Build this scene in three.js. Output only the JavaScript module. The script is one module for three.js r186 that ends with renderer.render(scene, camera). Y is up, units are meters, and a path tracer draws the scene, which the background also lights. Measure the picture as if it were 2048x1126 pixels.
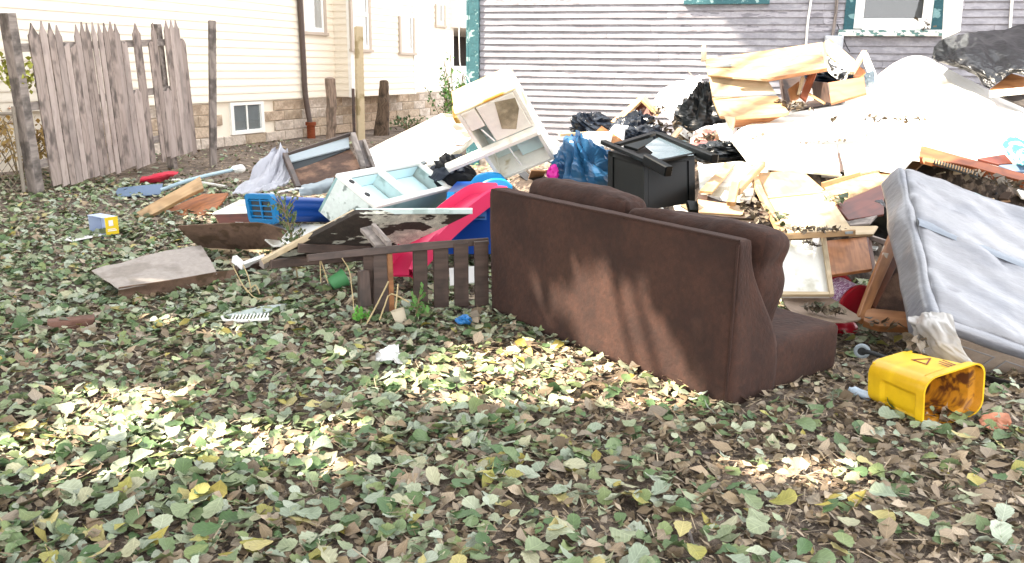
import * as THREE from 'three';
import { mergeGeometries } from 'three/addons/utils/BufferGeometryUtils.js';

// ---------------------------------------------------------------- camera, sky, sun, exposure
const scene = new THREE.Scene();
const FOC = 1700, CX = 1024, CY = 563, EYE = 1.5;
const camera = new THREE.PerspectiveCamera(2 * Math.atan(CY / FOC) * 180 / Math.PI, 2048 / 1126, 0.05, 400);
camera.rotation.order = 'YXZ';
camera.position.set(0, EYE, 0);
camera.rotation.set(-Math.atan(431 / FOC), 0, 0.0123);
camera.updateMatrixWorld(true);
const renderer = new THREE.WebGLRenderer({ antialias: true });
renderer.toneMapping = THREE.LinearToneMapping;
renderer.toneMappingExposure = 5.1;
renderer.shadowMap.enabled = true;

const SUN_AZ = 96 * Math.PI / 180, SUN_EL = 50 * Math.PI / 180;            // azimuth measured to the left of straight ahead
const SUN = new THREE.Vector3(-Math.sin(SUN_AZ) * Math.cos(SUN_EL), Math.sin(SUN_EL), -Math.cos(SUN_AZ) * Math.cos(SUN_EL));
{ // bright hazy autumn sky, whiter toward the horizon and round the sun
  const W = 256, H = 128, data = new Float32Array(W * H * 4), d = new THREE.Vector3();
  for (let y = 0; y < H; y++) for (let x = 0; x < W; x++) {
    const el = ((y + 0.5) / H - 0.5) * Math.PI, az = ((x + 0.5) / W - 0.5) * 2 * Math.PI; d.set(Math.cos(el) * Math.cos(az), Math.sin(el), Math.cos(el) * Math.sin(az));
    const up = Math.max(0, d.y), hz = Math.pow(1 - up, 3), g = Math.pow(Math.max(0, d.dot(SUN)), 6), L = 0.74 + 0.22 * hz + 0.4 * g;
    const k = (y * W + x) * 4; data[k] = L * (0.96 + 0.05 * hz + 0.05 * g); data[k + 1] = L * (0.99 + 0.01 * hz); data[k + 2] = L * (1.04 - 0.05 * hz - 0.05 * g); data[k + 3] = 1;
  }
  const sky = new THREE.DataTexture(data, W, H, THREE.RGBAFormat, THREE.FloatType); sky.mapping = THREE.EquirectangularReflectionMapping; sky.magFilter = THREE.LinearFilter; sky.needsUpdate = true;
  scene.background = sky; scene.environment = sky;
}
const sun = new THREE.DirectionalLight(0xfff1dc, 4.4); sun.name = 'sun';
sun.position.copy(SUN).multiplyScalar(40).add(new THREE.Vector3(0, 0, -7)); sun.target.position.set(0, 0, -7);
sun.castShadow = true; sun.shadow.mapSize.set(4096, 4096); sun.shadow.radius = 1.2;
Object.assign(sun.shadow.camera, { left: -16, right: 16, top: 16, bottom: -16, near: 1, far: 90 });
scene.add(sun, sun.target);

// ---------------------------------------------------------------- helpers
function rng(seed) { let s = seed >>> 0; return () => { s = (s + 0x6d2b79f5) | 0; let t = Math.imul(s ^ (s >>> 15), 1 | s); t = (t + Math.imul(t ^ (t >>> 7), 61 | t)) ^ t; return ((t ^ (t >>> 14)) >>> 0) / 4294967296; }; }
const V = (x, y, z) => new THREE.Vector3(x, y, z);
const ray = (u, v) => V((u - CX) / FOC, -(v - CY) / FOC, -1).applyQuaternion(camera.quaternion);
function at(u, v, d) { const r = ray(u, v); return r.multiplyScalar(-d / r.z).add(camera.position); }      // the point d metres ahead that is seen at photo pixel (u, v)
function gr(u, v, y = 0) { const r = ray(u, v); return r.multiplyScalar((y - EYE) / r.y).add(camera.position); }
const pts = (...a) => a.map((p) => (p.isVector3 ? p : at(...p)));
const lerp = (a, b, t) => a + (b - a) * t, clamp = (x, a = 0, b = 1) => Math.min(b, Math.max(a, x)), smooth = (a, b, x) => { const t = clamp((x - a) / (b - a)); return t * t * (3 - 2 * t); };
function h2(x, y, s) { let n = Math.imul(x | 0, 374761393) + Math.imul(y | 0, 668265263) + Math.imul(s | 0, 1442695041); n = Math.imul(n ^ (n >>> 13), 1274126177); n ^= n >>> 16; return (n >>> 0) / 4294967296; }
function vn(x, y, s = 0, per = 0) {
  const xi = Math.floor(x), yi = Math.floor(y); let fx = x - xi, fy = y - yi; fx = fx * fx * (3 - 2 * fx); fy = fy * fy * (3 - 2 * fy);
  const m = (a, p) => (p ? ((a % p) + p) % p : a), px = per && (per.x || per), py = per && (per.y || per);
  const a = h2(m(xi, px), m(yi, py), s), b = h2(m(xi + 1, px), m(yi, py), s), c = h2(m(xi, px), m(yi + 1, py), s), d = h2(m(xi + 1, px), m(yi + 1, py), s);
  return a + (b - a) * fx + (c - a) * fy + (a - b - c + d) * fx * fy;
}
function fbm(x, y, s = 0, per = 0, oct = 4) { let v = 0, a = 0.5, f = 1; for (let i = 0; i < oct; i++) { v += a * vn(x * f, y * f, s + i * 17, per && { x: (per.x || per) * f, y: (per.y || per) * f }); a *= 0.5; f *= 2; } return v / (1 - Math.pow(0.5, oct)); }
const n3 = (p, f, s) => (vn(p.x * f + p.z * f * 0.7, p.y * f - p.z * f * 0.4, s) + vn(p.y * f + 31 + p.x * f * 0.3, p.z * f, s + 5)) - 1;

function tex(w, h, fn, metres = 1, srgb = true) {
  const data = new Uint8Array(w * h * 4);
  for (let y = 0; y < h; y++) for (let x = 0; x < w; x++) {
    const c = fn(x / w, y / h), i = (y * w + x) * 4;
    data[i] = clamp(c[0]) * 255; data[i + 1] = clamp(c[1]) * 255; data[i + 2] = clamp(c[2]) * 255; data[i + 3] = c[3] === undefined ? 255 : clamp(c[3]) * 255;
  }
  const t = new THREE.DataTexture(data, w, h); t.wrapS = t.wrapT = THREE.RepeatWrapping; t.magFilter = t.minFilter = THREE.LinearFilter; t.flipY = false;
  if (srgb) t.colorSpace = THREE.SRGBColorSpace;
  t.repeat.set(1 / metres, 1 / metres); t.needsUpdate = true; return t;
}
const hex = (s) => { const n = parseInt(s.slice(1), 16); return [(n >> 16) / 255, ((n >> 8) & 255) / 255, (n & 255) / 255]; };
const mixc = (a, b, t) => [lerp(a[0], b[0], t), lerp(a[1], b[1], t), lerp(a[2], b[2], t)];
function woodTex(light, dark, seed, ring = 9, metres = 0.9, grime = 0.15) {
  const a = hex(light), b = hex(dark);
  return tex(512, 512, (u, v) => {
    const w = fbm(u * 3, v * 3, seed, 3, 3), line = fbm(u * 4, v * 64, seed + 3, { x: 4, y: 64 }, 3), r = 0.5 + 0.5 * Math.sin((v * ring + w * 3.2) * 6.2832);
    const k = clamp(0.55 * Math.pow(r, 2.2) * 0.7 + 0.6 * (line - 0.3)), g = 1 - grime * smooth(0.5, 0.8, fbm(u * 6, v * 6, seed + 9, 6, 4));
    return mixc(a, b, k).map((c) => c * g);
  }, metres);
}
function blotchTex(base, spot, seed, { f = 6, lo = 0.55, hi = 0.7, grain = 0.08, metres = 1, size = 512, stretch = 1 } = {}) {
  const a = hex(base), b = hex(spot);
  return tex(size, size, (u, v) => {
    const n = fbm(u * f, v * f * stretch, seed, { x: f, y: f * stretch }, 5), g = 1 + grain * (h2(u * size, v * size, seed) - 0.5) + grain * (fbm(u * 32, v * 32, seed + 4, 32, 2) - 0.5);
    return mixc(a, b, smooth(lo, hi, n)).map((c) => c * g);
  }, metres);
}
const bumpTex = (f, seed, metres = 1, sx = 1, sy = 1) => tex(256, 256, (u, v) => { const n = fbm(u * f * sx, v * f * sy, seed, { x: f * sx, y: f * sy }, 5); return [n, n, n]; }, metres, false);
function mat(color, rough = 0.8, o = {}) { return new THREE.MeshStandardMaterial({ color, roughness: rough, metalness: 0, side: THREE.DoubleSide, ...o }); }
const phys = (color, rough, o = {}) => new THREE.MeshPhysicalMaterial({ color, roughness: rough, side: THREE.DoubleSide, ...o });

const used = {};
function numbered(n) { used[n] = (used[n] ?? -1) + 1; return used[n] ? `${n}_${String(used[n]).padStart(3, '0')}` : n; }
function tag(o, label, category, group, kind) { if (label) o.userData.label = label; if (category) o.userData.category = category; if (group) o.userData.group = group; if (kind) o.userData.kind = kind; return o; }
function thing(name, label, category, pos, group, turn = 0) { const g = new THREE.Group(); g.name = numbered(name); g.position.copy(pos); g.rotation.y = turn; scene.add(g); return tag(g, label, category, group); }
function framed(name, label, category, o, a, b, group) {        // a thing whose own axes run from o to a (x) and o to b (y)
  const g = thing(name, label, category, o, group), x = a.clone().sub(o), y = b.clone().sub(o), w = x.length(); x.normalize();
  y.addScaledVector(x, -y.dot(x)); const h = y.length(); y.normalize(); const z = x.clone().cross(y);
  g.quaternion.setFromRotationMatrix(new THREE.Matrix4().makeBasis(x, y, z)); g.updateMatrixWorld(true); return { g, w, h };
}
function part(name, geo, m, parent, label) {
  const o = new THREE.Mesh(Array.isArray(geo) ? (geo.length > 1 ? mergeGeometries(geo.map((q) => (q.index ? q.toNonIndexed() : q))) : geo[0]) : geo, m); o.name = name; o.castShadow = o.receiveShadow = true; parent.add(o); if (label) o.userData.label = label; return o;
}
function worldPart(name, geo, m, parent, label) { parent.updateMatrixWorld(true); geo = Array.isArray(geo) ? (geo.length > 1 ? mergeGeometries(geo.map((q) => (q.index ? q.toNonIndexed() : q))) : geo[0]) : geo; geo.applyMatrix4(parent.matrixWorld.clone().invert()); return part(name, geo, m, parent, label); }
function single(name, label, category, geo, m, group, kind) {   // a thing that is one mesh; the geometry comes in world places
  geo = Array.isArray(geo) ? (geo.length > 1 ? mergeGeometries(geo.map((q) => (q.index ? q.toNonIndexed() : q))) : geo[0]) : geo;
  geo.computeBoundingBox(); const c = geo.boundingBox.getCenter(V()); c.y = geo.boundingBox.min.y; geo.translate(-c.x, -c.y, -c.z);
  const o = part(numbered(name), geo, m, scene); o.position.copy(c); return tag(o, label, category, group, kind);
}
function bx(x0, x1, y0, y1, z0, z1, b = 0.003) {                // bevelled box in metres
  b = Math.min(b, (x1 - x0) / 3, (y1 - y0) / 3, (z1 - z0) / 3);
  const s = new THREE.Shape(); s.moveTo(x0 + b, y0 + b); s.lineTo(x1 - b, y0 + b); s.lineTo(x1 - b, y1 - b); s.lineTo(x0 + b, y1 - b);
  const g = new THREE.ExtrudeGeometry(s, { depth: z1 - z0 - 2 * b, bevelEnabled: true, bevelSize: b, bevelThickness: b, bevelSegments: 1, steps: 1 }); g.translate(0, 0, z0 + b); return g;
}
// a board whose seen face has this outline (the points are slid along the lines of sight onto their common plane); its thickness lies behind
function slab(p, t, { b = 0.003, front = false, grain = 0 } = {}) {
  const n = V(), c = V();
  p.forEach((q, i) => { const r = p[(i + 1) % p.length]; n.x += (q.y - r.y) * (q.z + r.z); n.y += (q.z - r.z) * (q.x + r.x); n.z += (q.x - r.x) * (q.y + r.y); c.add(q); });
  n.normalize(); c.multiplyScalar(1 / p.length);
  if (n.dot(c.clone().sub(camera.position)) > 0) n.negate();
  p = p.map((q) => { const r = q.clone().sub(camera.position); return r.multiplyScalar(c.clone().sub(camera.position).dot(n) / r.dot(n)).add(camera.position); });
  let e1 = V(), best = -1; p.forEach((q, i) => { const e = p[(i + 1) % p.length].clone().sub(q), l = e.length(); if (l > best) { best = l; e1 = e; } });
  e1.normalize(); const e2 = n.clone().cross(e1), o = p[0];
  if (grain) { const k = e1.clone(); e1 = e2.clone(); e2.copy(k).negate(); }
  const q2 = p.map((q) => new THREE.Vector2(q.clone().sub(o).dot(e1), q.clone().sub(o).dot(e2)));
  if (THREE.ShapeUtils.isClockWise(q2)) q2.reverse();
  const g = new THREE.ExtrudeGeometry(new THREE.Shape(q2), { depth: Math.max(t - 2 * b, 0.0005), bevelEnabled: true, bevelSize: b, bevelOffset: -b, bevelThickness: b, bevelSegments: 1, steps: 1 });
  g.translate(0, 0, front ? b : -t + b);
  g.applyMatrix4(new THREE.Matrix4().makeBasis(e1, e2, n).setPosition(o)); return g;
}
function hexa(o, a, b, c) {                                     // block from a corner and the ends of its three edges
  const A = a.clone().sub(o), B = b.clone().sub(o), C = c.clone().sub(o), f = [[o, A, B], [o.clone().add(C), A, B], [o, A, C], [o.clone().add(B), A, C], [o, B, C], [o.clone().add(A), B, C]], pos = [], uv = [];
  for (const [q, s, t] of f) { const k = [[0, 0], [1, 0], [1, 1], [0, 0], [1, 1], [0, 1]]; for (const [i, j] of k) { const r = q.clone().addScaledVector(s, i).addScaledVector(t, j); pos.push(r.x, r.y, r.z); uv.push(i * s.length(), j * t.length()); } }
  const g = new THREE.BufferGeometry(); g.setAttribute('position', new THREE.Float32BufferAttribute(pos, 3)); g.setAttribute('uv', new THREE.Float32BufferAttribute(uv, 2));
  const vol = A.clone().cross(B).dot(C), p = g.attributes.position;
  for (let i = 0; i < 6; i++) { const n = f[i][1].clone().cross(f[i][2]), out = f[i][0].clone().addScaledVector(f[i][1], .5).addScaledVector(f[i][2], .5).sub(o.clone().addScaledVector(A, .5).addScaledVector(B, .5).addScaledVector(C, .5)); if (n.dot(out) < 0) for (const k of [0, 3]) { const i1 = i * 6 + k + 1, i2 = i1 + 1; for (const at of ['position', 'uv']) { const t = g.attributes[at], s = t.itemSize; for (let m = 0; m < s; m++) { const v = t.array[i1 * s + m]; t.array[i1 * s + m] = t.array[i2 * s + m]; t.array[i2 * s + m] = v; } } } }
  g.computeVertexNormals(); return g;
}
function smoothN(g, cos = -1) {                                 // smooth normals across seams
  g = g.index ? g.toNonIndexed() : g; const p = g.attributes.position, map = new Map(), N = p.count, fn = [];
  const a = V(), b = V(), c = V();
  for (let i = 0; i < N; i += 3) { a.fromBufferAttribute(p, i); b.fromBufferAttribute(p, i + 1).sub(a); c.fromBufferAttribute(p, i + 2).sub(a); fn.push(b.clone().cross(c)); }
  const key = (i) => Math.round(p.getX(i) * 5e3) + ',' + Math.round(p.getY(i) * 5e3) + ',' + Math.round(p.getZ(i) * 5e3);
  for (let i = 0; i < N; i++) { const k = key(i), f = fn[Math.floor(i / 3)]; let l = map.get(k); if (!l) map.set(k, l = []); l.push(f); }
  const nn = new Float32Array(N * 3);
  for (let i = 0; i < N; i++) { const f = fn[Math.floor(i / 3)], fl = f.length() || 1, s = V(); for (const q of map.get(key(i))) if (cos <= -1 || q.dot(f) > cos * fl * (q.length() || 1)) s.add(q); s.normalize(); nn.set([s.x, s.y, s.z], i * 3); }
  g.setAttribute('normal', new THREE.BufferAttribute(nn, 3)); return g;
}
function softBox(w, h, t, r, seg, disp) {                       // cushion or mattress, corner at the origin
  const nx = Math.max(2, Math.round(w / seg)), ny = Math.max(2, Math.round(h / seg)), nz = Math.max(2, Math.round(t / seg));
  const g = new THREE.BoxGeometry(w, h, t, nx, ny, nz), p = g.attributes.position, q = V(), c = V(), nn = g.attributes.normal, u = g.attributes.uv;
  for (let i = 0; i < p.count; i++) { if (Math.abs(nn.getX(i)) > .5) u.setXY(i, p.getZ(i), p.getY(i)); else if (Math.abs(nn.getY(i)) > .5) u.setXY(i, p.getX(i), p.getZ(i)); else u.setXY(i, p.getX(i), p.getY(i)); }
  for (let i = 0; i < p.count; i++) {
    q.fromBufferAttribute(p, i); c.set(clamp(q.x, -w / 2 + r, w / 2 - r), clamp(q.y, -h / 2 + r, h / 2 - r), clamp(q.z, -t / 2 + r, t / 2 - r));
    const n = q.clone().sub(c); if (n.lengthSq() > 1e-9) { n.normalize(); q.copy(c).addScaledVector(n, r); } else n.set(0, 0, 0);
    if (disp) disp(q, n, w, h, t); p.setXYZ(i, q.x + w / 2, q.y + h / 2, q.z + t / 2);
  }
  return smoothN(g);
}
function patch(grid, nu, nv, disp, thick = 0.004) {             // sheet through a grid of points, with thickness
  const rows = grid.map((r) => new THREE.CatmullRomCurve3(r, false, 'centripetal')), P = [], uv = [];
  for (let j = 0; j <= nv; j++) {
    P.push([]);
  }
  for (let i = 0; i <= nu; i++) {
    const col = new THREE.CatmullRomCurve3(rows.map((r) => r.getPoint(i / nu)), false, 'centripetal');
    for (let j = 0; j <= nv; j++) P[j][i] = col.getPoint(j / nv);
  }
  const N = P.map((r, j) => r.map((q, i) => { const a = P[j][Math.min(nu, i + 1)].clone().sub(P[j][Math.max(0, i - 1)]), b = P[Math.min(nv, j + 1)][i].clone().sub(P[Math.max(0, j - 1)][i]); const n = a.cross(b).normalize(); if (n.dot(q.clone().sub(camera.position)) > 0) n.negate(); return n; }));
  const out = P.map((r, j) => r.map((q, i) => q.clone().addScaledVector(N[j][i], disp ? disp(i / nu, j / nv, q) : 0)));
  const pos = [], U = [], W = rows[0].getLength(), H = P[0][0].distanceTo(P[nv][0]);
  const tri = (...k) => { for (const [j, i, s] of k) { const q = out[j][i].clone().addScaledVector(N[j][i], s ? -thick : 0); pos.push(q.x, q.y, q.z); U.push(i / nu * W, j / nv * H); } };
  const quad = (a, b, c, d) => { tri(a, b, c); tri(a, c, d); };
  for (let j = 0; j < nv; j++) for (let i = 0; i < nu; i++) { quad([j, i, 0], [j, i + 1, 0], [j + 1, i + 1, 0], [j + 1, i, 0]); quad([j, i, 1], [j + 1, i, 1], [j + 1, i + 1, 1], [j, i + 1, 1]); }
  for (let i = 0; i < nu; i++) { quad([0, i, 0], [0, i, 1], [0, i + 1, 1], [0, i + 1, 0]); quad([nv, i, 0], [nv, i + 1, 0], [nv, i + 1, 1], [nv, i, 1]); }
  for (let j = 0; j < nv; j++) { quad([j, 0, 0], [j + 1, 0, 0], [j + 1, 0, 1], [j, 0, 1]); quad([j, nu, 0], [j, nu, 1], [j + 1, nu, 1], [j + 1, nu, 0]); }
  const g = new THREE.BufferGeometry(); g.setAttribute('position', new THREE.Float32BufferAttribute(pos, 3)); g.setAttribute('uv', new THREE.Float32BufferAttribute(U, 2));
  return smoothN(g, 0.2);
}
function tube(p, r, seg = 0, rad = 8, r1) {
  const c = new THREE.CatmullRomCurve3(p), n = seg || Math.max(1, (p.length - 1) * 6), g = new THREE.TubeGeometry(c, n, r, rad, false);
  if (r1 !== undefined) { const q = g.attributes.position; for (let i = 0; i <= n; i++) { const m = c.getPointAt(i / n), k = lerp(1, r1 / r, i / n); for (let j = 0; j <= rad; j++) { const s = i * (rad + 1) + j, t = V().fromBufferAttribute(q, s).sub(m).multiplyScalar(k).add(m); q.setXYZ(s, t.x, t.y, t.z); } } }
  return g;
}
function bar(a, b, w, h, up = V(0, 1, 0)) {                     // squared timber from a to b
  const x = b.clone().sub(a), l = x.length(); x.normalize(); const z = x.clone().cross(up).normalize(), y = z.clone().cross(x);
  const g = bx(0, l, -h / 2, h / 2, -w / 2, w / 2, Math.min(w, h) * 0.12); g.applyMatrix4(new THREE.Matrix4().makeBasis(x, y, z).setPosition(a)); return g;
}
function bagGeo(c, r, seed, knot, fold = 0.22, detail = 40) {   // crumpled bag: folds run to the knot
  const g = new THREE.SphereGeometry(1, detail, Math.round(detail * 0.7)), p = g.attributes.position, q = V(), k = knot.clone().normalize();
  const ref = Math.abs(k.y) < 0.9 ? V(0, 1, 0) : V(1, 0, 0), e1 = ref.clone().cross(k).normalize(), e2 = k.clone().cross(e1);
  for (let i = 0; i < p.count; i++) {
    q.fromBufferAttribute(p, i).normalize(); const m = q.dot(k), an = Math.atan2(q.dot(e2), q.dot(e1)), cs = Math.cos(an) * 2.2, sn = Math.sin(an) * 2.2;
    let d = 1 - fold * Math.pow(Math.abs(vn(cs * 2.6 + 9, sn * 2.6 + m, seed) * 2 - 1), 0.7) * smooth(-0.6, 0.6, m) - fold * 0.6 * Math.abs(n3(q, 2.6, seed + 3)) - fold * 0.3 * Math.abs(n3(q, 6, seed + 7));
    d *= m > 0.82 ? 1 + (m - 0.82) * 1.6 : 1; q.multiplyScalar(d); p.setXYZ(i, c.x + q.x * r.x, Math.max(c.y - r.y * 0.78, c.y + q.y * r.y), c.z + q.z * r.z);
  }
  return smoothN(g, 0.55);
}
// ---------------------------------------------------------------- materials
const TX = {
  pine: woodTex('#bb9a72', '#8f6d46', 11, 7), pale: woodTex('#c9b596', '#a38c69', 12, 5), oak: woodTex('#a9744a', '#6f4526', 13, 9), red: woodTex('#6b3326', '#3f1b15', 14, 6), grey: woodTex('#9b9089', '#665d58', 15, 8, 0.7, 0.3),
  dark: woodTex('#54423a', '#332620', 16, 8, 0.8, 0.35), bark: woodTex('#6e5d4d', '#3e332a', 17, 6, 0.5, 0.4),
  velvet: blotchTex('#3b241b', '#301c15', 21, { f: 5, lo: 0.3, hi: 0.75, grain: 0.3, metres: 0.8 }), card: blotchTex('#a0968f', '#8f857d', 22, { f: 5, grain: 0.12 }), hard: blotchTex('#6d5647', '#54402f', 23, { f: 9, grain: 0.25 }),
  dirtyWhite: blotchTex('#e6e4dc', '#b9b39f', 24, { f: 6, lo: 0.6, hi: 0.78, grain: 0.04 }), cream: blotchTex('#e6e2d6', '#bdae8c', 25, { f: 5, lo: 0.62, hi: 0.75, grain: 0.05 }), mint: blotchTex('#c7d6d2', '#9fb0ab', 26, { f: 7, lo: 0.58, hi: 0.72, grain: 0.04 }),
  peel: blotchTex('#3a322c', '#bdbcae', 27, { f: 5, lo: 0.53, hi: 0.56, grain: 0.35, stretch: 3 }), siding: blotchTex('#97959b', '#86848a', 28, { f: 6, lo: 0.4, hi: 0.65, grain: 0.12, stretch: 4, metres: 0.9 }), siding2: blotchTex('#9c999f', '#77747a', 29, { f: 8, lo: 0.56, hi: 0.66, grain: 0.14, stretch: 5, metres: 0.9 }),
  teal: blotchTex('#3d7078', '#b9cdcb', 30, { f: 9, lo: 0.6, hi: 0.68, grain: 0.2, metres: 0.6 }), stone: blotchTex('#c9bcae', '#aa9c8d', 31, { f: 7, lo: 0.4, hi: 0.7, grain: 0.2 }), sill: blotchTex('#d8d8d2', '#5e7f7a', 32, { f: 9, lo: 0.52, hi: 0.58, grain: 0.2, metres: 0.5, stretch: 2 }),
  black: blotchTex('#0f1315', '#1c2225', 33, { f: 8, lo: 0.6, hi: 0.8, grain: 0.25 }), plasticSheet: blotchTex('#aaa9ab', '#96989f', 34, { f: 3, lo: 0.4, hi: 0.75, grain: 0.05, stretch: 3 }), quilt: blotchTex('#efece6', '#dcd6c8', 35, { f: 4, lo: 0.5, hi: 0.8, grain: 0.03 }),
  soil: blotchTex('#786a5e', '#5c5046', 36, { f: 12, lo: 0.35, hi: 0.65, grain: 0.6, metres: 1.3 }), taupe: blotchTex('#a79a80', '#857a62', 37, { f: 9, lo: 0.4, hi: 0.6, grain: 0.2 }), brownCavity: blotchTex('#7b5e4c', '#4e3a30', 38, { f: 6, lo: 0.4, hi: 0.62, grain: 0.3 }),
  yellow: blotchTex('#e3b91d', '#d3a718', 39, { f: 6, lo: 0.45, hi: 0.7, grain: 0.04 }), rust: blotchTex('#c98a1c', '#5e3413', 40, { f: 6, lo: 0.5, hi: 0.62, grain: 0.1, metres: 0.5 }), pattern: blotchTex('#26282c', '#e2e0d8', 41, { f: 18, lo: 0.49, hi: 0.51, grain: 0.1, metres: 0.5 }), cyan: blotchTex('#2fc4cf', '#8fe6e6', 42, { f: 10, lo: 0.45, hi: 0.55, metres: 0.5 }),
  picket: woodTex('#aa9c95', '#8d7f79', 43, 4, 0.6, 0.14), picket2: woodTex('#a6978f', '#80726b', 44, 5, 0.6, 0.35),
};
const BT = { fine: bumpTex(24, 51, 0.5), rough: bumpTex(10, 52, 0.6), wrinkle: bumpTex(5, 53, 0.5, 1, 3), grain: bumpTex(4, 54, 0.5, 1, 16), lump: bumpTex(6, 55, 0.8) };
const tm = (t, rough = 0.8, o = {}) => mat(0xffffff, rough, { map: t, ...o });
const M = {
  pine: tm(TX.pine, 0.65, { bumpMap: BT.grain, bumpScale: 0.0006 }), pale: tm(TX.pale, 0.7, { bumpMap: BT.grain, bumpScale: 0.0006 }), oak: tm(TX.oak, 0.5), red: tm(TX.red, 0.45), greyWood: tm(TX.grey, 0.9, { bumpMap: BT.grain, bumpScale: 0.002 }),
  darkWood: tm(TX.dark, 0.55, { bumpMap: BT.grain, bumpScale: 0.001 }), bark: tm(TX.bark, 0.95, { bumpMap: BT.rough, bumpScale: 0.008 }), velvet: new THREE.MeshPhysicalMaterial({ color: 0xffffff, map: TX.velvet, roughness: 0.95, sheen: 0.12, sheenColor: new THREE.Color(0x8a4a38), sheenRoughness: 0.5, side: THREE.DoubleSide, bumpMap: BT.fine, bumpScale: 0.003 }),
  card: tm(TX.card, 0.9), hard: tm(TX.hard, 0.9), white: tm(TX.dirtyWhite, 0.45), cream: tm(TX.cream, 0.5), mint: tm(TX.mint, 0.4), peel: tm(TX.peel, 0.85, { bumpMap: BT.rough, bumpScale: 0.003 }),
  siding: tm(TX.siding, 0.85, { bumpMap: BT.grain, bumpScale: 0.0008 }), siding2: tm(TX.siding2, 0.85, { bumpMap: BT.grain, bumpScale: 0.0008 }), teal: tm(TX.teal, 0.7, { color: 0xcfd8d8, bumpMap: BT.rough, bumpScale: 0.004 }), sill: tm(TX.sill, 0.8, { bumpMap: BT.rough, bumpScale: 0.003 }), stone: tm(TX.stone, 0.95, { bumpMap: BT.rough, bumpScale: 0.012 }),
  black: phys(0x8c9499, 0.4, { map: TX.black, specularIntensity: 0.3 }), bag: phys(0x0d1114, 0.28, { bumpMap: BT.wrinkle, bumpScale: 0.006 }), bagBlue: phys(0x27567c, 0.3, { bumpMap: BT.wrinkle, bumpScale: 0.006 }), bagNavy: phys(0x141c28, 0.3, { bumpMap: BT.wrinkle, bumpScale: 0.006 }), cloth: mat(0x1c2430, 0.95), clothDark: mat(0x15171b, 0.95),
  wrap: phys(0xb3b4b9, 0.36, { map: TX.plasticSheet, clearcoat: 0.5, clearcoatRoughness: 0.25, bumpMap: BT.wrinkle, bumpScale: 0.006 }), quilt: tm(TX.quilt, 0.85), soil: tm(TX.soil, 1, { bumpMap: BT.rough, bumpScale: 0.02 }), taupe: tm(TX.taupe, 0.9),
  vinyl: mat(0xf0e6d4, 0.5), vinylTrim: mat(0xf4f2ec, 0.5), trimTaupe: mat(0xb9ab9c, 0.6), brownPipe: mat(0x55463f, 0.5), clay: tm(TX.oak, 0.9, { color: 0xd8a08a }), paintWhite: mat(0xeceae4, 0.5), glass: phys(0xffffff, 0.04, { transmission: 1, thickness: 0, ior: 1.5 }), dim: mat(0x3b3f42, 0.9), blind: mat(0xa8a9a5, 0.8),
  blue: phys(0x0c3f8e, 0.35), blueLight: phys(0x1278b4, 0.35), cyanPlastic: phys(0x1592cf, 0.4), pink: phys(0xd32a5c, 0.4), magenta: phys(0xd3249a, 0.5), redPlastic: phys(0xb0122a, 0.35), yellow: phys(0xffffff, 0.35, { map: TX.yellow }), yellowIn: tm(TX.rust, 0.6), greenPot: mat(0x4f8f5a, 0.6), metal: mat(0x9aa0a2, 0.4, { metalness: 0.8 }), wire: mat(0x2a2a2c, 0.7),
  brown: tm(TX.brownCavity, 0.95), greyFab: mat(0x9aa3a8, 0.95, { bumpMap: BT.wrinkle, bumpScale: 0.006 }), whiteCloth: mat(0xe4e3e8, 0.95), greyBlue: mat(0x60748e, 0.7), pole: mat(0x9fb6c2, 0.5), rag: mat(0xc2273f, 0.9), pinkRag: mat(0xc98d84, 0.9), cyan: tm(TX.cyan, 0.9), pattern: tm(TX.pattern, 0.9), yellowPaint: mat(0xe0c01e, 0.6), boxBlue: mat(0xb7c4dc, 0.8), blackSheet: phys(0x070709, 0.3, { bumpMap: BT.wrinkle, bumpScale: 0.008 }), stem: mat(0x8a7a5c, 0.9), dryStem: mat(0xb6a27a, 0.9), paper: mat(0xe8e6e4, 0.8), rubber: mat(0x26282a, 0.7), greyWheel: mat(0x8b959c, 0.6), foil: phys(0x5b6a74, 0.18, { clearcoat: 0.6 }),
};

// ---------------------------------------------------------------- ground
const hump = (x, z) => 0.05 * (fbm(x * 0.5 + 40, z * 0.5 + 40, 3) - 0.5) + 0.02 * (fbm(x * 2.3 + 9, z * 2.3 + 80, 4) - 0.5);
{
  const xs = [], zs = [], add = (l, a, b, n) => { for (let i = 0; i < n; i++) l.push(lerp(a, b, i / n)); };
  add(xs, -90, -9, 14); add(xs, -9, 9, 160); add(xs, 9, 90, 14); xs.push(90);
  add(zs, 60, 1, 12); add(zs, 1, -14, 150); add(zs, -14, -120, 18); zs.push(-120);
  const pos = [], uv = [], idx = [];
  zs.forEach((z) => xs.forEach((x) => { pos.push(x, hump(x, z), z); uv.push(x, z); }));
  for (let j = 0; j < zs.length - 1; j++) for (let i = 0; i < xs.length - 1; i++) { const a = j * xs.length + i, b = a + xs.length; idx.push(a, a + 1, b, a + 1, b + 1, b); }
  const g = new THREE.BufferGeometry(); g.setAttribute('position', new THREE.Float32BufferAttribute(pos, 3)); g.setAttribute('uv', new THREE.Float32BufferAttribute(uv, 2)); g.setIndex(idx); g.computeVertexNormals();
  var ground = part('ground', g, M.soil, scene); tag(ground, 'leaf strewn bare ground of the back yard', null, null, 'structure');
}

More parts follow.
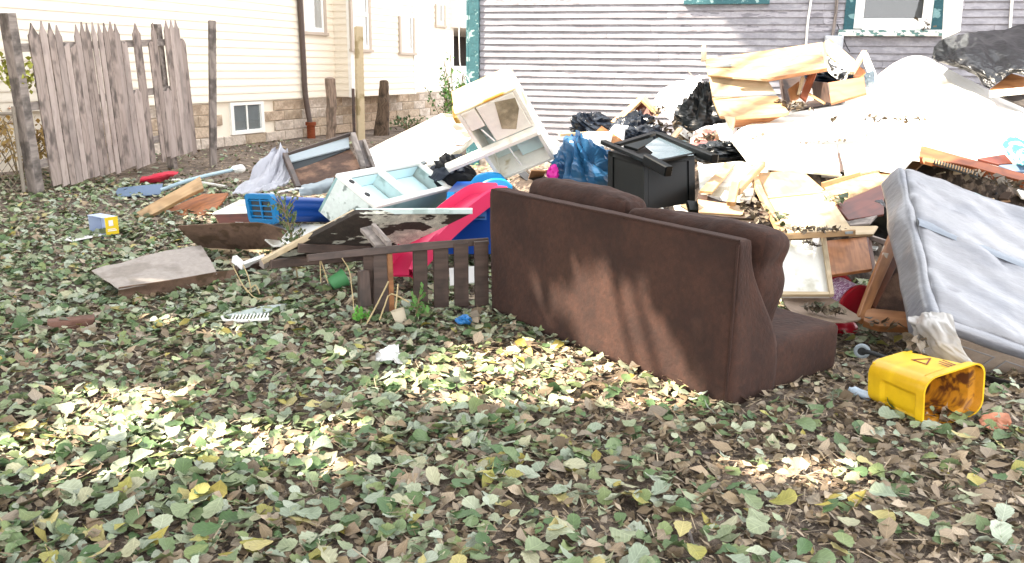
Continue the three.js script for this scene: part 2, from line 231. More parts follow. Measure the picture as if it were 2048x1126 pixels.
// ---------------------------------------------------------------- grey clapboard house (facing the camera)
const GA = 15.6 * Math.PI / 180;
const grey = thing('grey_house', 'weathered grey clapboard house with teal trim behind the rubbish heap', 'house', V(-0.68, 0, -13.28), null, -GA);
grey.updateMatrixWorld(true);
function onPlane(g, u, v, z = 0) { const inv = g.matrixWorld.clone().invert(), o = camera.position.clone().applyMatrix4(inv), r = ray(u, v).transformDirection(inv); return o.addScaledVector(r, (z - o.z) / r.z); }
const wp = (u, v, z = 0) => onPlane(grey, u, v, z);
const win = { a: wp(1690, 68), b: wp(1893, 60) };
const WX0 = win.a.x - 0.01, WX1 = win.b.x + 0.01, WY0 = Math.min(win.a.y, win.b.y) - 0.02, WY1 = WY0 + 1.75;
const win2 = { a: wp(1371, 8), b: wp(1536, 6) }, VX0 = win2.a.x, VX1 = win2.b.x, VY0 = win2.a.y - 0.01, VY1 = VY0 + 1.3;
{
  const R = rng(5), EXP = 0.0922, LEN = 10.6, kinds = [M.siding, M.siding2];
  part('wall', [bx(0.01, LEN, 0, 5.4, -0.28, -0.012, 0), bx(-0.0, 0.2, 0, 5.4, -8, -0.3, 0)], M.siding, grey);
  part('foundation', bx(0.0, LEN, -0.1, 0.34, -0.02, 0.01), M.stone, grey);
  const board = (x0, x1, y, butt, seed) => {
    const n = Math.max(2, Math.round((x1 - x0) / 0.12)), pos = [], uv = [];
    const prof = (i) => { const x = lerp(x0, x1, i / n), w = (fbm(x * 1.6, seed * 7.1, 61) - 0.5), t = butt * (1 + 0.5 * w), yb = y + 0.008 * (fbm(x * 2.2, seed * 3.7, 62) - 0.5), cup = 0.003 * (fbm(x * 3, seed * 5.3, 63) - 0.5); return [[x, yb, 0], [x, yb, t], [x, yb + EXP * 0.5, t * 0.55 + 0.002 + cup], [x, y + EXP + 0.02, 0.0]]; };
    for (let i = 0; i < n; i++) { const a = prof(i), b = prof(i + 1); for (let k = 0; k < 3; k++) { const q = [a[k], b[k], b[k + 1], a[k], b[k + 1], a[k + 1]]; for (const s of q) { pos.push(...s); uv.push(s[0] + seed * 0.37, s[1] + seed * 0.13); } } }
    for (const [e, s] of [[prof(0), 1], [prof(n), -1]]) { const q = s > 0 ? [e[0], e[1], e[3], e[1], e[2], e[3]] : [e[1], e[0], e[3], e[2], e[1], e[3]]; for (const t of q) { pos.push(...t); uv.push(t[0], t[1]); } }
    const g = new THREE.BufferGeometry(); g.setAttribute('position', new THREE.Float32BufferAttribute(pos, 3)); g.setAttribute('uv', new THREE.Float32BufferAttribute(uv, 2)); g.computeVertexNormals(); return g;
  };
  for (let r = 0; r < 55; r++) {
    const y = 0.34 + r * EXP; let x = 0.165; const cuts = [];
    const blocked = [[WX0, WX1, WY0, WY1], [VX0, VX1, VY0, VY1]].filter((w) => y + EXP > w[2] + 0.03 && y < w[3]);
    while (x < LEN - 0.01) { let e = Math.min(LEN, x + 1.7 + R() * 3.4); if (LEN - e < 0.7) e = LEN; cuts.push([x, e]); x = e; }
    for (const [a0, b0] of cuts) {
      let segs = [[a0, b0 - 0.003]];
      for (const w of blocked) segs = segs.flatMap(([a, b]) => (b <= w[0] || a >= w[1] ? [[a, b]] : [[a, w[0]], [w[1], b]].filter((s) => s[1] - s[0] > 0.03)));
      for (const [a, b] of segs) part('clapboard', board(a, b, y, 0.0205 + R() * 0.006, r + a), kinds[R() < 0.7 ? 0 : 1], grey);
    }
  }
  part('corner_board', [bx(0, 0.16, 0, 5.4, -0.02, 0.052, 0.006), bx(-0.045, -0.002, 0, 5.4, -0.16, 0.04, 0.006)], M.teal, grey);
  // the window whose sill is in sight
  const w0 = wp(1692, 0).x, gl = wp(1730, 0).x, glr = wp(1848, 0).x, w1 = wp(1893, 0).x, gy = wp(1790, 37).y, cz = wp(1712, 0).x, czr = wp(1868, 0).x;
  const f = part('window', [bx(cz, gl, WY0 + 0.09, WY1 - 0.1, 0.0, 0.03), bx(glr, czr, WY0 + 0.09, WY1 - 0.1, 0.0, 0.03), bx(gl, glr, WY0 + 0.075, gy, 0, 0.028), bx(gl, glr, WY1 - 0.16, WY1 - 0.1, 0, 0.028)], M.paintWhite, grey);
  part('casing', [bx(w0, cz, WY0 + 0.075, WY1 - 0.1, 0, 0.04), bx(czr, w1, WY0 + 0.075, WY1 - 0.1, 0, 0.04), bx(w0 - 0.03, w1 + 0.03, WY1 - 0.1, WY1 + 0.06, 0, 0.05)], tm(TX.teal, .75, { color: 0x9ab4b8 }), f);
  part('sill', bx(w0 - 0.06, w1 + 0.05, WY0 - 0.01, WY0 + 0.072, 0, 0.085, 0.006), M.sill, f);
  part('pane', bx(gl, glr, gy, WY1 - 0.16, 0.006, 0.01, 0), M.glass, f);
  part('curtain', bx(gl, glr, gy, WY1 - 0.16, -0.011, -0.008, 0), M.dim, f);
  const f2 = part('window', [bx(VX0 + 0.02, VX1 - 0.02, VY0 + 0.06, VY1, 0, 0.03)], tm(TX.teal, .75, { color: 0x9ab4b8 }), grey); part('sill', bx(VX0 - 0.02, VX1 + 0.02, VY0 - 0.0, VY0 + 0.055, 0, 0.07), M.teal, f2);
  // roof with eaves
  part('roof', [bx(-0.5, LEN + 0.5, 5.4, 5.55, -4.3, 0.32), bx(-0.5, LEN + 0.5, 5.55, 6.6, -4.3, -4.1)], M.dim, grey);
  const cp = (u, v, z) => wp(u, v, z);
  part('conduit', tube([cp(1624, -60, 0.045), cp(1622, 0, 0.045), cp(1616, 40, 0.045), cp(1610, 120, 0.045)], 0.016), M.paintWhite, grey, 'white pipe running down the clapboards');
  part('conduit', tube([cp(1676, -60, 0.045), cp(1674, 0, 0.045), cp(1670, 40, 0.045), cp(1664, 80, 0.045)], 0.02), M.greyWood, grey, 'grey pipe beside the window');
  part('conduit', tube([cp(2030, -60, 0.045), cp(2024, 0, 0.045), cp(2020, 60, 0.045)], 0.018), M.paintWhite, grey);
  part('cable', tube([cp(1674, 48, 0.06), cp(1680, 62, 0.07), cp(1686, 74, 0.05), cp(1692, 90, 0.05), cp(1700, 104, 0.06)], 0.006), M.wire, grey);
  part('cable', tube([wp(926, -30, 0.06), wp(919, 40, 0.06), wp(919, 100, 0.06), wp(922, 135, 0.06), wp(938, 160, 0.07), wp(944, 200, 0.07)], 0.008), M.paintWhite, grey);
  const mb = wp(1646, 107), mt = wp(1686, 72); part('meter_box', [bx(mb.x, mt.x, mb.y, mt.y, 0.02, 0.14, 0.01), bx(mb.x + 0.02, mt.x - 0.02, mb.y + 0.02, mt.y - 0.02, 0.142, 0.15, 0.004)], mat(0xb8bcc2, 0.5), grey);
}

// ---------------------------------------------------------------- cream house on the left
const BTH = 68 * Math.PI / 180;
const cream = thing('cream_house', 'cream vinyl sided house with a bay and block foundation, left of the heap', 'house', V(-5.5, 0, -15.1), null, BTH);
cream.updateMatrixWorld(true);
const cw = (u, v, z = 0) => onPlane(cream, u, v, z);
const SB = cw(400, 206).y, BX0 = cw(668, 100).x, BAY = 0.42;
const BX1 = cw(830, 150, BAY).x, CEX = cw(903, 100).x;
{
  const C = 0.137, TOPY = 5.6, R = rng(8);
  part('wall', [bx(-9, CEX, SB, TOPY, -0.3, -0.002, 0), bx(BX0 + 0.01, BX1 - 0.01, SB, TOPY, -0.002, BAY - 0.004, 0), bx(-9, -8.8, 0, TOPY, -9, -0.31, 0), bx(-9, CEX + 3, 0.0, SB - 0.005, -0.3, -0.05, 0)], M.vinyl, cream);
  part('roof', [bx(-9.5, CEX + 4, TOPY, TOPY + 0.14, -5, 0.5)], M.dim, cream);
  const course = (x0, x1, y, z) => { const g = []; const pos = [], uv = []; const e = [[y, z], [y, z + 0.016], [y + 0.03, z + 0.015], [y + C, z + 0.001]]; for (let k = 0; k < 3; k++) { const [a, b] = [e[k], e[k + 1]]; for (const [x, s] of [[x0, a], [x1, a], [x1, b], [x0, a], [x1, b], [x0, b]]) { pos.push(x, s[0], s[1]); uv.push(x, s[0]); } } const q = new THREE.BufferGeometry(); q.setAttribute('position', new THREE.Float32BufferAttribute(pos, 3)); q.setAttribute('uv', new THREE.Float32BufferAttribute(uv, 2)); q.computeVertexNormals(); return q; };
  const holes = [];
  const hole = (u0, u1, v1, v0, z) => { const a = cw(u0, v1, z), b = cw(u1, v1, z), t = v0 === null ? a.y + 1.5 : cw(u0, v0, z).y; const h = { x0: a.x, x1: b.x, y0: (a.y + b.y) / 2, y1: t, z }; holes.push(h); return h; };
  const W1 = hole(601, 651, 70, null, 0), W2 = hole(700, 741, 104, null, BAY), W3 = hole(797, 828, 110, 32, BAY), W4 = hole(869, 889, 55, 8, 0);
  for (let r = 0; r < 35; r++) {
    const y = SB + r * C;
    for (const [a0, b0, z] of [[-9, -3.2, 0], [-3.2, 0.6, 0], [0.6, BX0, 0], [BX0 - 0.0, BX1, BAY], [BX1, CEX, 0]]) {
      let s = [[a0, b0]];
      for (const h of holes) if (h.z === z && y + C > h.y0 + 0.02 && y < h.y1 - 0.02) s = s.flatMap(([a, b]) => (b <= h.x0 || a >= h.x1 ? [[a, b]] : [[a, h.x0], [h.x1, b]].filter((k) => k[1] - k[0] > 0.02)));
      for (const [a, b] of s) part('siding_course', course(a, b - 0.002, y, z), M.vinyl, cream);
    }
    const side = course(0, BAY, y, 0); side.rotateY(-Math.PI / 2); side.translate(BX0, 0, 0); part('siding_course', side, M.vinyl, cream);
  }
  part('corner_trim', [bx(BX0 - 0.018, BX0 + 0.07, SB - 0.01, TOPY, BAY - 0.07, BAY + 0.02), bx(BX1 - 0.07, BX1 + 0.018, SB - 0.01, TOPY, BAY - 0.07, BAY + 0.02)], M.vinylTrim, cream);
  part('corner_trim', [bx(CEX - 0.05, CEX + 0.02, SB - 0.01, TOPY, -0.1, 0.02)], M.vinylTrim, cream);
  const wind = (h, rail) => {
    const { x0, x1, y0, y1, z } = h, t = 0.09, s = 0.07;
    const f = part('window', [bx(x0, x0 + t, y0 + 0.06, y1, z, z + 0.05), bx(x1 - t, x1, y0 + 0.06, y1, z, z + 0.05), bx(x0 - 0.03, x1 + 0.03, y0, y0 + 0.06, z, z + 0.075)], M.trimTaupe, cream);
    const sash = [bx(x0 + t, x0 + t + s, y0 + 0.06, y1, z, z + 0.035), bx(x1 - t - s, x1 - t, y0 + 0.06, y1, z, z + 0.035), bx(x0 + t + s, x1 - t - s, y0 + 0.06, y0 + 0.15, z, z + 0.034)];
    if (rail) sash.push(bx(x0 + t + s, x1 - t - s, rail, rail + 0.08, z, z + 0.034));
    part('sash', sash, M.paintWhite, f); part('pane', bx(x0 + t + s, x1 - t - s, y0 + 0.15, y1, z + 0.012, z + 0.016, 0), M.glass, f); part('blind', bx(x0 + t, x1 - t, y0 + 0.1, y1, z - 0.0, z + 0.004, 0), M.blind, f);
  };
  wind(W1); wind(W2, cw(715, 32, BAY).y); wind(W3); wind(W4);
  // foundation blocks with recessed joints
  const B0 = cw(471, 262), B1 = cw(522, 210), fx0 = B0.x, fx1 = B1.x;
  const rows = 4, rh = (SB - 0.02) / rows, stones = [0xffffff, 0xf3e9dc, 0xe4dccf].map((c) => tm(TX.stone, 0.95, { color: c, bumpMap: BT.rough, bumpScale: 0.012 }));
  for (let r = 0; r < rows; r++) for (let x = -3 + (r % 2) * 0.3; x < CEX; x += 0.602) {
    if (r > 0 && r < 4 && x + 0.6 > fx0 - 0.08 && x < fx1 + 0.08) continue;
    part('block', bx(x, x + 0.592, r * rh, r * rh + rh - 0.01, -0.06, -0.018 + R() * 0.012, 0.012), stones[Math.floor(R() * 3)], cream);
  }
  const bf = part('window', [bx(fx0 - 0.09, fx0, rh, SB - 0.02, -0.06, 0.0), bx(fx1, fx1 + 0.09, rh, SB - 0.02, -0.06, 0.0), bx(fx0, fx1, rh, B0.y, -0.06, 0.0), bx(fx0, fx1, SB - 0.08, SB - 0.02, -0.06, 0.0), bx((fx0 + fx1) / 2 - 0.02, (fx0 + fx1) / 2 + 0.02, B0.y, SB - 0.08, -0.04, -0.02)], M.vinylTrim, cream);
  part('pane', bx(fx0, fx1, B0.y, SB - 0.08, -0.044, -0.041, 0), M.glass, bf); part('blind', bx(fx0, fx1, B0.y, SB - 0.08, -0.05, -0.046, 0), mat(0x6d7678, .8), bf);
  const p0 = cw(600, 0, 0.07), p1 = cw(611, 190, 0.07), p2 = cw(622, 258, 0.16); const q0 = p0.clone(); q0.y = TOPY;
  part('downspout', tube([q0, p0, p0.clone().lerp(p1, .33), p0.clone().lerp(p1, .66), p1, p2], 0.055, 40, 10), M.brownPipe, cream);
  part('drain_pipe', new THREE.CylinderGeometry(0.085, 0.085, 0.3, 18).translate(p2.x, 0.12, p2.z), M.clay, cream);
  part('collar', new THREE.CylinderGeometry(0.11, 0.11, 0.07, 18).translate(p2.x, 0.29, p2.z), M.clay, cream);
  // back porch with a dark opening
  const y0 = cw(908, 132).y, x0 = CEX + 0.02;
  const po = part('porch', [bx(x0, x0 + 0.12, 0, 2.5, -0.2, 0), bx(x0 + 9, x0 + 9.12, 0, 2.5, -0.2, 0), bx(x0 + 0.12, x0 + 9, 0, y0, -0.16, -0.02), bx(x0 - 0.1, x0 + 9.3, 2.5, 5.6, -3, 0.35), bx(x0 + 0.12, x0 + 9, 0, 2.5, -3, -2.9)], M.vinylTrim, cream);
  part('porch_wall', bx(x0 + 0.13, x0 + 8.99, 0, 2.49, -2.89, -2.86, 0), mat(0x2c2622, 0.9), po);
}

// ---------------------------------------------------------------- fence, chain link, posts
{
  const A = gr(92, 385), B = gr(388, 330); A.y = B.y = 0;
  const a0 = Math.atan2(B.z - A.z, B.x - A.x), fence = thing('picket_fence', 'weathered wooden picket fence leaning beside the cream house', 'fence', A, null, -a0);
  fence.rotation.order = 'YXZ'; fence.rotation.z = 0.05; fence.updateMatrixWorld(true);
  const L = A.distanceTo(B), R = rng(77), fp = (u, v) => onPlane(fence, u, v), y1 = fp(150, 80).y;
  // pickets between these photo columns (at the height of row 120); the third number tells a whole pointed one, a flat topped or a broken one
  const pk = [[57, 78, 1], [79, 93, 1], [95, 108, 1], [108, 121, 1], [122, 133, 0], [133, 146, 0], [146, 157, 1], [158, 168, 1], [170, 179, 1], [182, 191, 1], [194, 203, 1], [205, 215, 1], [215, 227, 1], [227, 238, 1], [238, 249, 0], [250, 265, 2], [265, 280, 1], [293, 301, 0], [302, 311, 1], [311, 327, 2], [327, 337, 1], [337, 347, 1], [347, 357, 1], [357, 367, 0]];
  const tones = [0.95, 1.02, 1.1, 1.16, 1.22].map((k) => tm(TX.picket, 0.95, { color: new THREE.Color().setScalar(k), bumpMap: BT.grain, bumpScale: 0.002 })).concat([0.9, 1.05].map((k) => tm(TX.picket2, 0.95, { color: new THREE.Color().setScalar(k), bumpMap: BT.grain, bumpScale: 0.002 })));
  pk.forEach(([u0, u1, kind], i) => {
    const x = fp(u0, 120).x, xb = fp(u1, 120).x, w = Math.max(0.05, xb - x - 0.004), pointed = kind === 1, H = kind === 2 ? fp(u0, 168 + R() * 10).y : (pointed ? y1 + 0.2 : y1 - 0.02) + (R() - 0.5) * 0.06, s = new THREE.Shape(), z = 0.045 + R() * 0.016, f = 0.02 + R() * 0.06, wv = (t) => 0.004 * (fbm(i * 3.3, t * 3, 66) - 0.5);
    s.moveTo(x, f); s.lineTo(x + w, f + R() * 0.02); for (const t of [0.3, 0.6, 0.9, 1.2, 1.5]) if (t < H - 0.2) s.lineTo(x + w + wv(t), t);
    if (pointed) { s.lineTo(x + w, H - 0.13); s.quadraticCurveTo(x + w * 0.72, H - 0.1, x + w * (0.4 + R() * 0.2), H); s.quadraticCurveTo(x + w * 0.25, H - 0.1, x, H - 0.13); } else { s.lineTo(x + w, H - R() * 0.1); s.lineTo(x + w * 0.7, H - 0.03); s.lineTo(x + w * 0.5, H - 0.07 + R() * 0.09); s.lineTo(x, H - R() * 0.12); }
    for (const t of [1.5, 1.2, 0.9, 0.6, 0.3]) if (t < H - 0.2) s.lineTo(x + wv(t + 9), t);
    const g = new THREE.ExtrudeGeometry(s, { depth: 0.016, bevelEnabled: true, bevelSize: 0.002, bevelThickness: 0.002, bevelSegments: 1, curveSegments: 4 }); const uvs = g.attributes.uv; for (let k = 0; k < uvs.count; k++) uvs.setXY(k, uvs.getY(k) * 0.5 + i * 0.31, uvs.getX(k));
    g.translate(0, 0, z); g.rotateZ((R() - 0.5) * 0.012); part('picket', g, tones[Math.floor(R() * tones.length)], fence);
  });
  part('rail', [bx(-0.1, L, y1 - 0.11, y1 - 0.02, 0.0, 0.042)], M.greyWood, fence); part('rail', [bx(-0.1, L, 0.95, 1.04, 0.0, 0.042)], M.greyWood, fence); part('rail', [bx(-0.1, L, 0.3, 0.39, 0.0, 0.042)], M.greyWood, fence);
  part('post', bx(-0.22, -0.09, -0.2, y1 + 0.3, -0.05, 0.075, 0.008), M.greyWood, fence, 'thick corner post at the near end'); part('post', bx(L - 0.5, L - 0.4, -0.2, y1 + 0.18, -0.11, -0.002, 0.008), M.greyWood, fence);
  // chain link left of the fence
  const c0 = fence.localToWorld(V(-0.3, 0, 0)); c0.y = 0; const ch = thing('chain_link_fence', 'low rusty chain link fence at the left edge beside the picket fence', 'fence', c0, null, Math.PI + 0.12);
  const wires = []; for (let i = 0; i < 34; i++) for (const s of [-1, 1]) { const x = i * 0.075; const p = []; for (let k = 0; k <= 12; k++) { const wx = x + s * k * 0.0375 * 1.6; if (wx >= 0.02 && wx <= 2.5) p.push(V(wx, k * 0.075, 0.006 * (k % 2 ? 1 : -1) * s)); } if (p.length > 2) wires.push(new THREE.TubeGeometry(new THREE.CatmullRomCurve3(p, false, 'catmullrom', 0.1), 12, 0.0035, 4)); }
  part('wire_mesh', wires, mat(0x9c8f7e, 0.6, { metalness: 0.4 }), ch); part('rail', tube([V(0, 0.92, 0), V(2.6, 0.92, 0)], 0.018), mat(0x8d8377, .7), ch); for (const x of [0.02, 2.5]) part('post', tube([V(x, 0, 0), V(x, 1.0, 0)], 0.022), mat(0x8d8377, .7), ch);

  const postAt = (name, label, cat, bu, bv, tu, tv, w, wd, m, o = {}) => { const b = gr(bu, bv), d = -b.z, t = at(tu, tv, d + (o.back || 0)); b.y = -0.05; return single(name, label, cat, bar(b, t, w, wd, V(o.rx ?? 0.3, 0, 1)), m, o.group); };
  postAt('wooden_post', 'tall bare wooden post standing just right of the picket fence', 'post', 426, 332, 424, 41, 0.1, 0.12, M.greyWood, { rx: 0.5 });
  postAt('wooden_post', 'tall pale wooden post in front of the bay window', 'post', 722, 296, 717, 53, 0.14, 0.12, tm(TX.dirtyWhite, .95, { color: 0xd8c8ac, bumpMap: BT.grain, bumpScale: .003 }), { rx: 0.5 });
  postAt('wooden_post', 'thin short rusty brown post beside the pale tall post', 'post', 709, 297, 706, 177, 0.05, 0.06, M.darkWood);
  const stump = (label, bu, bv, tu, tv, r0, r1, m, seed) => { const b = gr(bu, bv), t = at(tu, tv, -b.z), R = rng(seed); b.y = -0.05; const mid = b.clone().lerp(t, 0.5).add(V((R() - .5) * 0.06, 0, 0)); const g = [tube([b, mid, t], r0, 24, 14, r1), new THREE.SphereGeometry(r1, 12, 6).scale(1, 0.35, 1).translate(t.x, t.y, t.z)]; for (const k of g) { const p = k.attributes.position; for (let i = 0; i < p.count; i++) { const q = V().fromBufferAttribute(p, i), n = 1 + 0 * q.x; p.setX(i, q.x + 0.018 * n3(q, 9, seed)); p.setZ(i, q.z + 0.018 * n3(q, 8, seed + 4)); } k.computeVertexNormals(); } single('tree_stump', label, 'stump', g, m); };
  stump('tall brown dead tree stump in front of the bay foundation', 762, 270, 768, 163, 0.17, 0.1, M.bark, 3);
  stump('pale splintered stump leaning at the cream house corner', 660, 298, 660, 158, 0.085, 0.095, tm(TX.grey, 0.95, { color: 0xffeedd, bumpMap: BT.rough, bumpScale: 0.01 }), 4);
  stump('slim dark sapling trunk by the far end of the bay', 832, 240, 838, 143, 0.09, 0.07, M.bark, 6);
}
// ---------------------------------------------------------------- what the heap lies on: packed rubbish
{
  const bumps = [[2.8, -8.7, 2.4, 2.3, .95], [1.3, -6.9, 1.0, 1.1, .42], [2.6, -6.8, 1.3, 1.1, .5], [4.6, -8.8, 1.9, 2, 1.15], [.7, -9.2, 1.5, 1.5, .55], [-.2, -7.7, .9, .9, .42], [-1.2, -7.3, 1.2, .9, .2], [-.9, -8.4, 1, .7, .4], [-1.9, -8.2, .8, .6, .22]];
  const H = (x, z) => { let h = 0; for (const [cx, cz, rx, rz, k] of bumps) { const r = Math.hypot((x - cx) / rx, (z - cz) / rz); h = Math.max(h, k * smooth(1, .25, r)); } return h - .14 + .12 * (fbm(x * 3, z * 3, 7) - .5) * smooth(0, .3, h) + .05 * (fbm(x * 9, z * 9, 8) - .5) * smooth(0, .2, h); };
  const pos = [], uv = [], idx = [], N = 130, Mz = 110; for (let j = 0; j <= Mz; j++) for (let i = 0; i <= N; i++) { const x = lerp(-3, 6.8, i / N), z = lerp(-11.6, -5.6, j / Mz); pos.push(x, H(x, z), z); uv.push(x, z); }
  for (let j = 0; j < Mz; j++) for (let i = 0; i < N; i++) { const a = j * (N + 1) + i, b = a + N + 1; idx.push(a, b, a + 1, a + 1, b, b + 1); }
  const g = new THREE.BufferGeometry(); g.setAttribute('position', new THREE.Float32BufferAttribute(pos, 3)); g.setAttribute('uv', new THREE.Float32BufferAttribute(uv, 2)); g.setIndex(idx); g.computeVertexNormals();
  const o = part('packed_rubbish', g, tm(blotchTex('#3c332d', '#6d6055', 91, { f: 14, lo: .5, hi: .62, grain: .6, metres: .8 }), 1, { bumpMap: BT.rough, bumpScale: .03 }), scene); tag(o, 'dark packed rubbish and leaf litter under the heap of furniture', 'rubbish', null, 'stuff');
  const R = rng(321), P = [], C = [], I = [], U = []; const tint = ['#e8e4dc', '#cdb48e', '#8a6a4c', '#d9cbb0', '#5a4a40', '#2c2e33', '#b9a58c', '#dcdcd8'].map((k) => new THREE.Color(k));
  for (let i = 0; i < 900; i++) { const x = lerp(-2.2, 5.4, R()), z = lerp(-10.8, -6, R()), h = H(x, z); if (h < .12) continue; const s = .02 + Math.pow(R(), 2) * .13, l = s * (1 + R() * 3), c = tint[Math.floor(R() * 8)].clone().multiplyScalar(.7 + R() * .4), q = new THREE.Quaternion().setFromEuler(new THREE.Euler((R() - .5) * 1.4, R() * 6.28, (R() - .5) * 1.4)), g = new THREE.BoxGeometry(l, .006 + R() * .02, s).toNonIndexed(); const p = g.attributes.position, w = V(); for (let k = 0; k < p.count; k++) { w.fromBufferAttribute(p, k).applyQuaternion(q); P.push(w.x + x, w.y + h + .03, w.z + z); C.push(c.r, c.g, c.b); } }
  const sg = new THREE.BufferGeometry(); sg.setAttribute('position', new THREE.Float32BufferAttribute(P, 3)); sg.setAttribute('color', new THREE.Float32BufferAttribute(C, 3)); sg.computeVertexNormals();
  tag(part('wood_scraps', sg, new THREE.MeshStandardMaterial({ vertexColors: true, roughness: .85, side: THREE.DoubleSide }), scene), 'splinters, paper and wood scraps strewn through the heap', 'scraps', null, 'stuff');
}
// ---------------------------------------------------------------- the heap, left side
single('pvc_pole', 'pale blue pole lying across the leaves toward the wooden post', 'pole', tube([gr(322, 380, 0.1), gr(380, 360, 0.2), at(468, 339, 10.4)], 0.022), M.pole);
single('pvc_pole', 'thin white pole lying below the pale blue pole', 'pole', tube([gr(345, 360, 0.06), gr(400, 365, 0.06), gr(452, 373, 0.08)], 0.016), M.paintWhite);
{ const c = at(476, 338, 10.4); single('foam_clump', 'clump of off white foam at the end of the pale blue pole', 'foam', bagGeo(c, V(0.1, 0.065, 0.08), 5, V(-1, 0, 0.3), 0.55, 14), M.paper); }
single('snow_shovel_blade', 'flat blue plastic shovel blade lying in the leaves by the fence', 'shovel', patch([[gr(236, 376, .05), gr(280, 371, .1), gr(326, 367, .08)], [gr(232, 384, .04), gr(278, 381, .07), gr(324, 377, .06)], [gr(236, 392, .03), gr(278, 391, .04), gr(320, 388, .05)]], 12, 8, null, 0.01), M.greyBlue);
single('red_cloth', 'crumpled red cloth on the leaves at the foot of the fence', 'cloth', patch([[gr(285, 354, .06), gr(318, 345, .14), gr(358, 342, .04)], [gr(280, 360, .08), gr(312, 354, .12), gr(350, 349, .1)], [gr(280, 367, .02), gr(308, 367, .03), gr(336, 357, .03)]], 20, 14, (u, v) => 0.05 * (fbm(u * 6, v * 6, 5) - .5), 0.008), M.rag);

single('tilted_plank', 'sunlit wooden plank propped up at the left tip of the heap', 'plank', slab(pts([258, 434, 8.35], [300, 408, 8.5], [385, 361, 8.9], [400, 352, 9.0], [407, 376, 8.85], [380, 388, 8.7], [275, 445, 8.3]), 0.045), M.pine);
single('orange_brown_board', 'orange brown wooden board under the sunlit plank on the left', 'board', slab(pts([270, 446, 8.5], [330, 420, 8.7], [405, 388, 9.1], [456, 386, 9.1], [440, 408, 8.8], [420, 428, 8.5], [330, 436, 8.5]), 0.025), tm(TX.oak, 0.6, { color: 0xffe2c4 }));

{ // open carton in the leaves
  const o = gr(212, 471, 0.02), a = gr(239, 467, 0.02), b = o.clone().add(V(-0.005, 0.155, 0)), { g, w, h } = framed('carton', 'open blue and white carton with a yellow end lying in the leaves', 'box', o, a, b), d = 0.3;
  part('end_panel', bx(0.006, w, 0, h, -0.006, 0), M.yellowPaint, g, 'yellow printed end panel'); part('print', [bx(0.035, 0.075, h * .5, h * .82, 0.001, 0.002, 0), bx(0.02, 0.1, h * .2, h * .26, 0.001, 0.002, 0), bx(0.02, 0.09, h * .3, h * .34, 0.001, 0.002, 0)], M.paper, g);
  part('side_panel', [bx(0, w, h - 0.005, h, -d, -0.007), bx(0, w, 0, 0.005, -d, -0.007), bx(w - 0.005, w, 0.006, h - 0.006, -d, -0.007), bx(0.006, w - 0.006, 0.006, h - 0.006, -d, -d + 0.004)], M.boxBlue, g);
  part('flap', bx(-0.3, -0.01, 0.0, 0.006, -0.22, -0.01), M.paper, g).rotation.z = 0.04; part('flap', bx(-0.2, -0.002, 0, 0.005, -0.19, 0.0), M.boxBlue, g).rotation.set(0, 0.3, -Math.PI / 2 + 0.25 + Math.PI);
}
{ // folded cardboard
  const fl = [gr(238, 577, .1), gr(434, 545, .09), gr(474, 538, .08)];
  const g = patch([[gr(183, 541, .1), gr(245, 524, .1), gr(300, 510, .13), gr(352, 500, .14), gr(402, 489, .12)], [gr(212, 560, .09), gr(262, 548, .11), gr(320, 534, .1), gr(375, 522, .1), gr(420, 518, .1)], [fl[0], gr(290, 569, .1), gr(350, 559, .1), gr(392, 552, .095), fl[1]]], 40, 20, (u, v) => 0.02 * (fbm(u * 3, v * 3, 8) - .5) + 0.02 * (vn(u * 9, 3, 4) - .5) * smooth(0.25, 0, v), 0.006);
  const th = thing('cardboard_sheet', 'large flat grey cardboard sheet with a folded dark edge in the left foreground', 'cardboard', gr(330, 570, 0));
  worldPart('sheet', g, M.card, th);
  worldPart('folded_edge', patch([[fl[0].clone().add(V(0, .004, 0)), gr(350, 559, .105), fl[1].clone().add(V(0, .004, 0)), fl[2]], [gr(236, 590, .04), gr(350, 573, .05), gr(435, 556, .05), gr(474, 551, .04)], [gr(232, 603, .005), gr(350, 584, .01), gr(435, 568, .01), gr(472, 562, .01)]], 20, 6, null, 0.005), M.hard, th, 'dark brown folded edge of the cardboard');
}
single('fibreboard', 'sagging brown fibreboard sheet above the grey cardboard', 'board', patch([[at(355, 453, 6.5), at(420, 449, 6.45), at(470, 446, 6.4), at(520, 447, 6.4), at(575, 462, 6.35)], [at(372, 472, 6.6), at(430, 472, 6.55), at(480, 472, 6.5), at(525, 472, 6.5), at(562, 478, 6.45)], [at(398, 493, 6.8), at(440, 498, 6.75), at(490, 499, 6.7), at(525, 497, 6.65), at(556, 491, 6.6)]], 40, 12, (u, v) => 0.012 * (fbm(u * 8, v, 9) - .5) * smooth(.3, 0, v), 0.008), M.hard);
single('wood_strip', 'pale sunlit wood strip on the ground under the brown fibreboard', 'wood strip', slab(pts([413, 496, 6.75], [550, 500, 6.7], [550, 510, 6.68], [425, 509, 6.72]), 0.04), M.pale);
single('wood_strip', 'second pale wood strip nearer the cardboard fold', 'wood strip', slab(pts([436, 519, 6.4], [500, 515, 6.4], [500, 520, 6.38], [440, 523, 6.38]), 0.03), M.pale);
single('foam_corner', 'white foam corner piece lying under the brown fibreboard', 'packing foam', [slab(pts([465, 512, 6.05], [474, 510, 6.1], [488, 523, 6.0], [486, 528, 5.95]), 0.05), slab(pts([488, 522, 6.0], [528, 507, 6.3], [530, 514, 6.25], [488, 529, 5.95]), 0.05)], M.paper);
single('plank', 'grey plank end poking out beside the weed', 'plank', slab(pts([519, 520, 5.75], [562, 494, 5.95], [566, 500, 5.93], [528, 527, 5.7]), 0.05), M.greyWood);
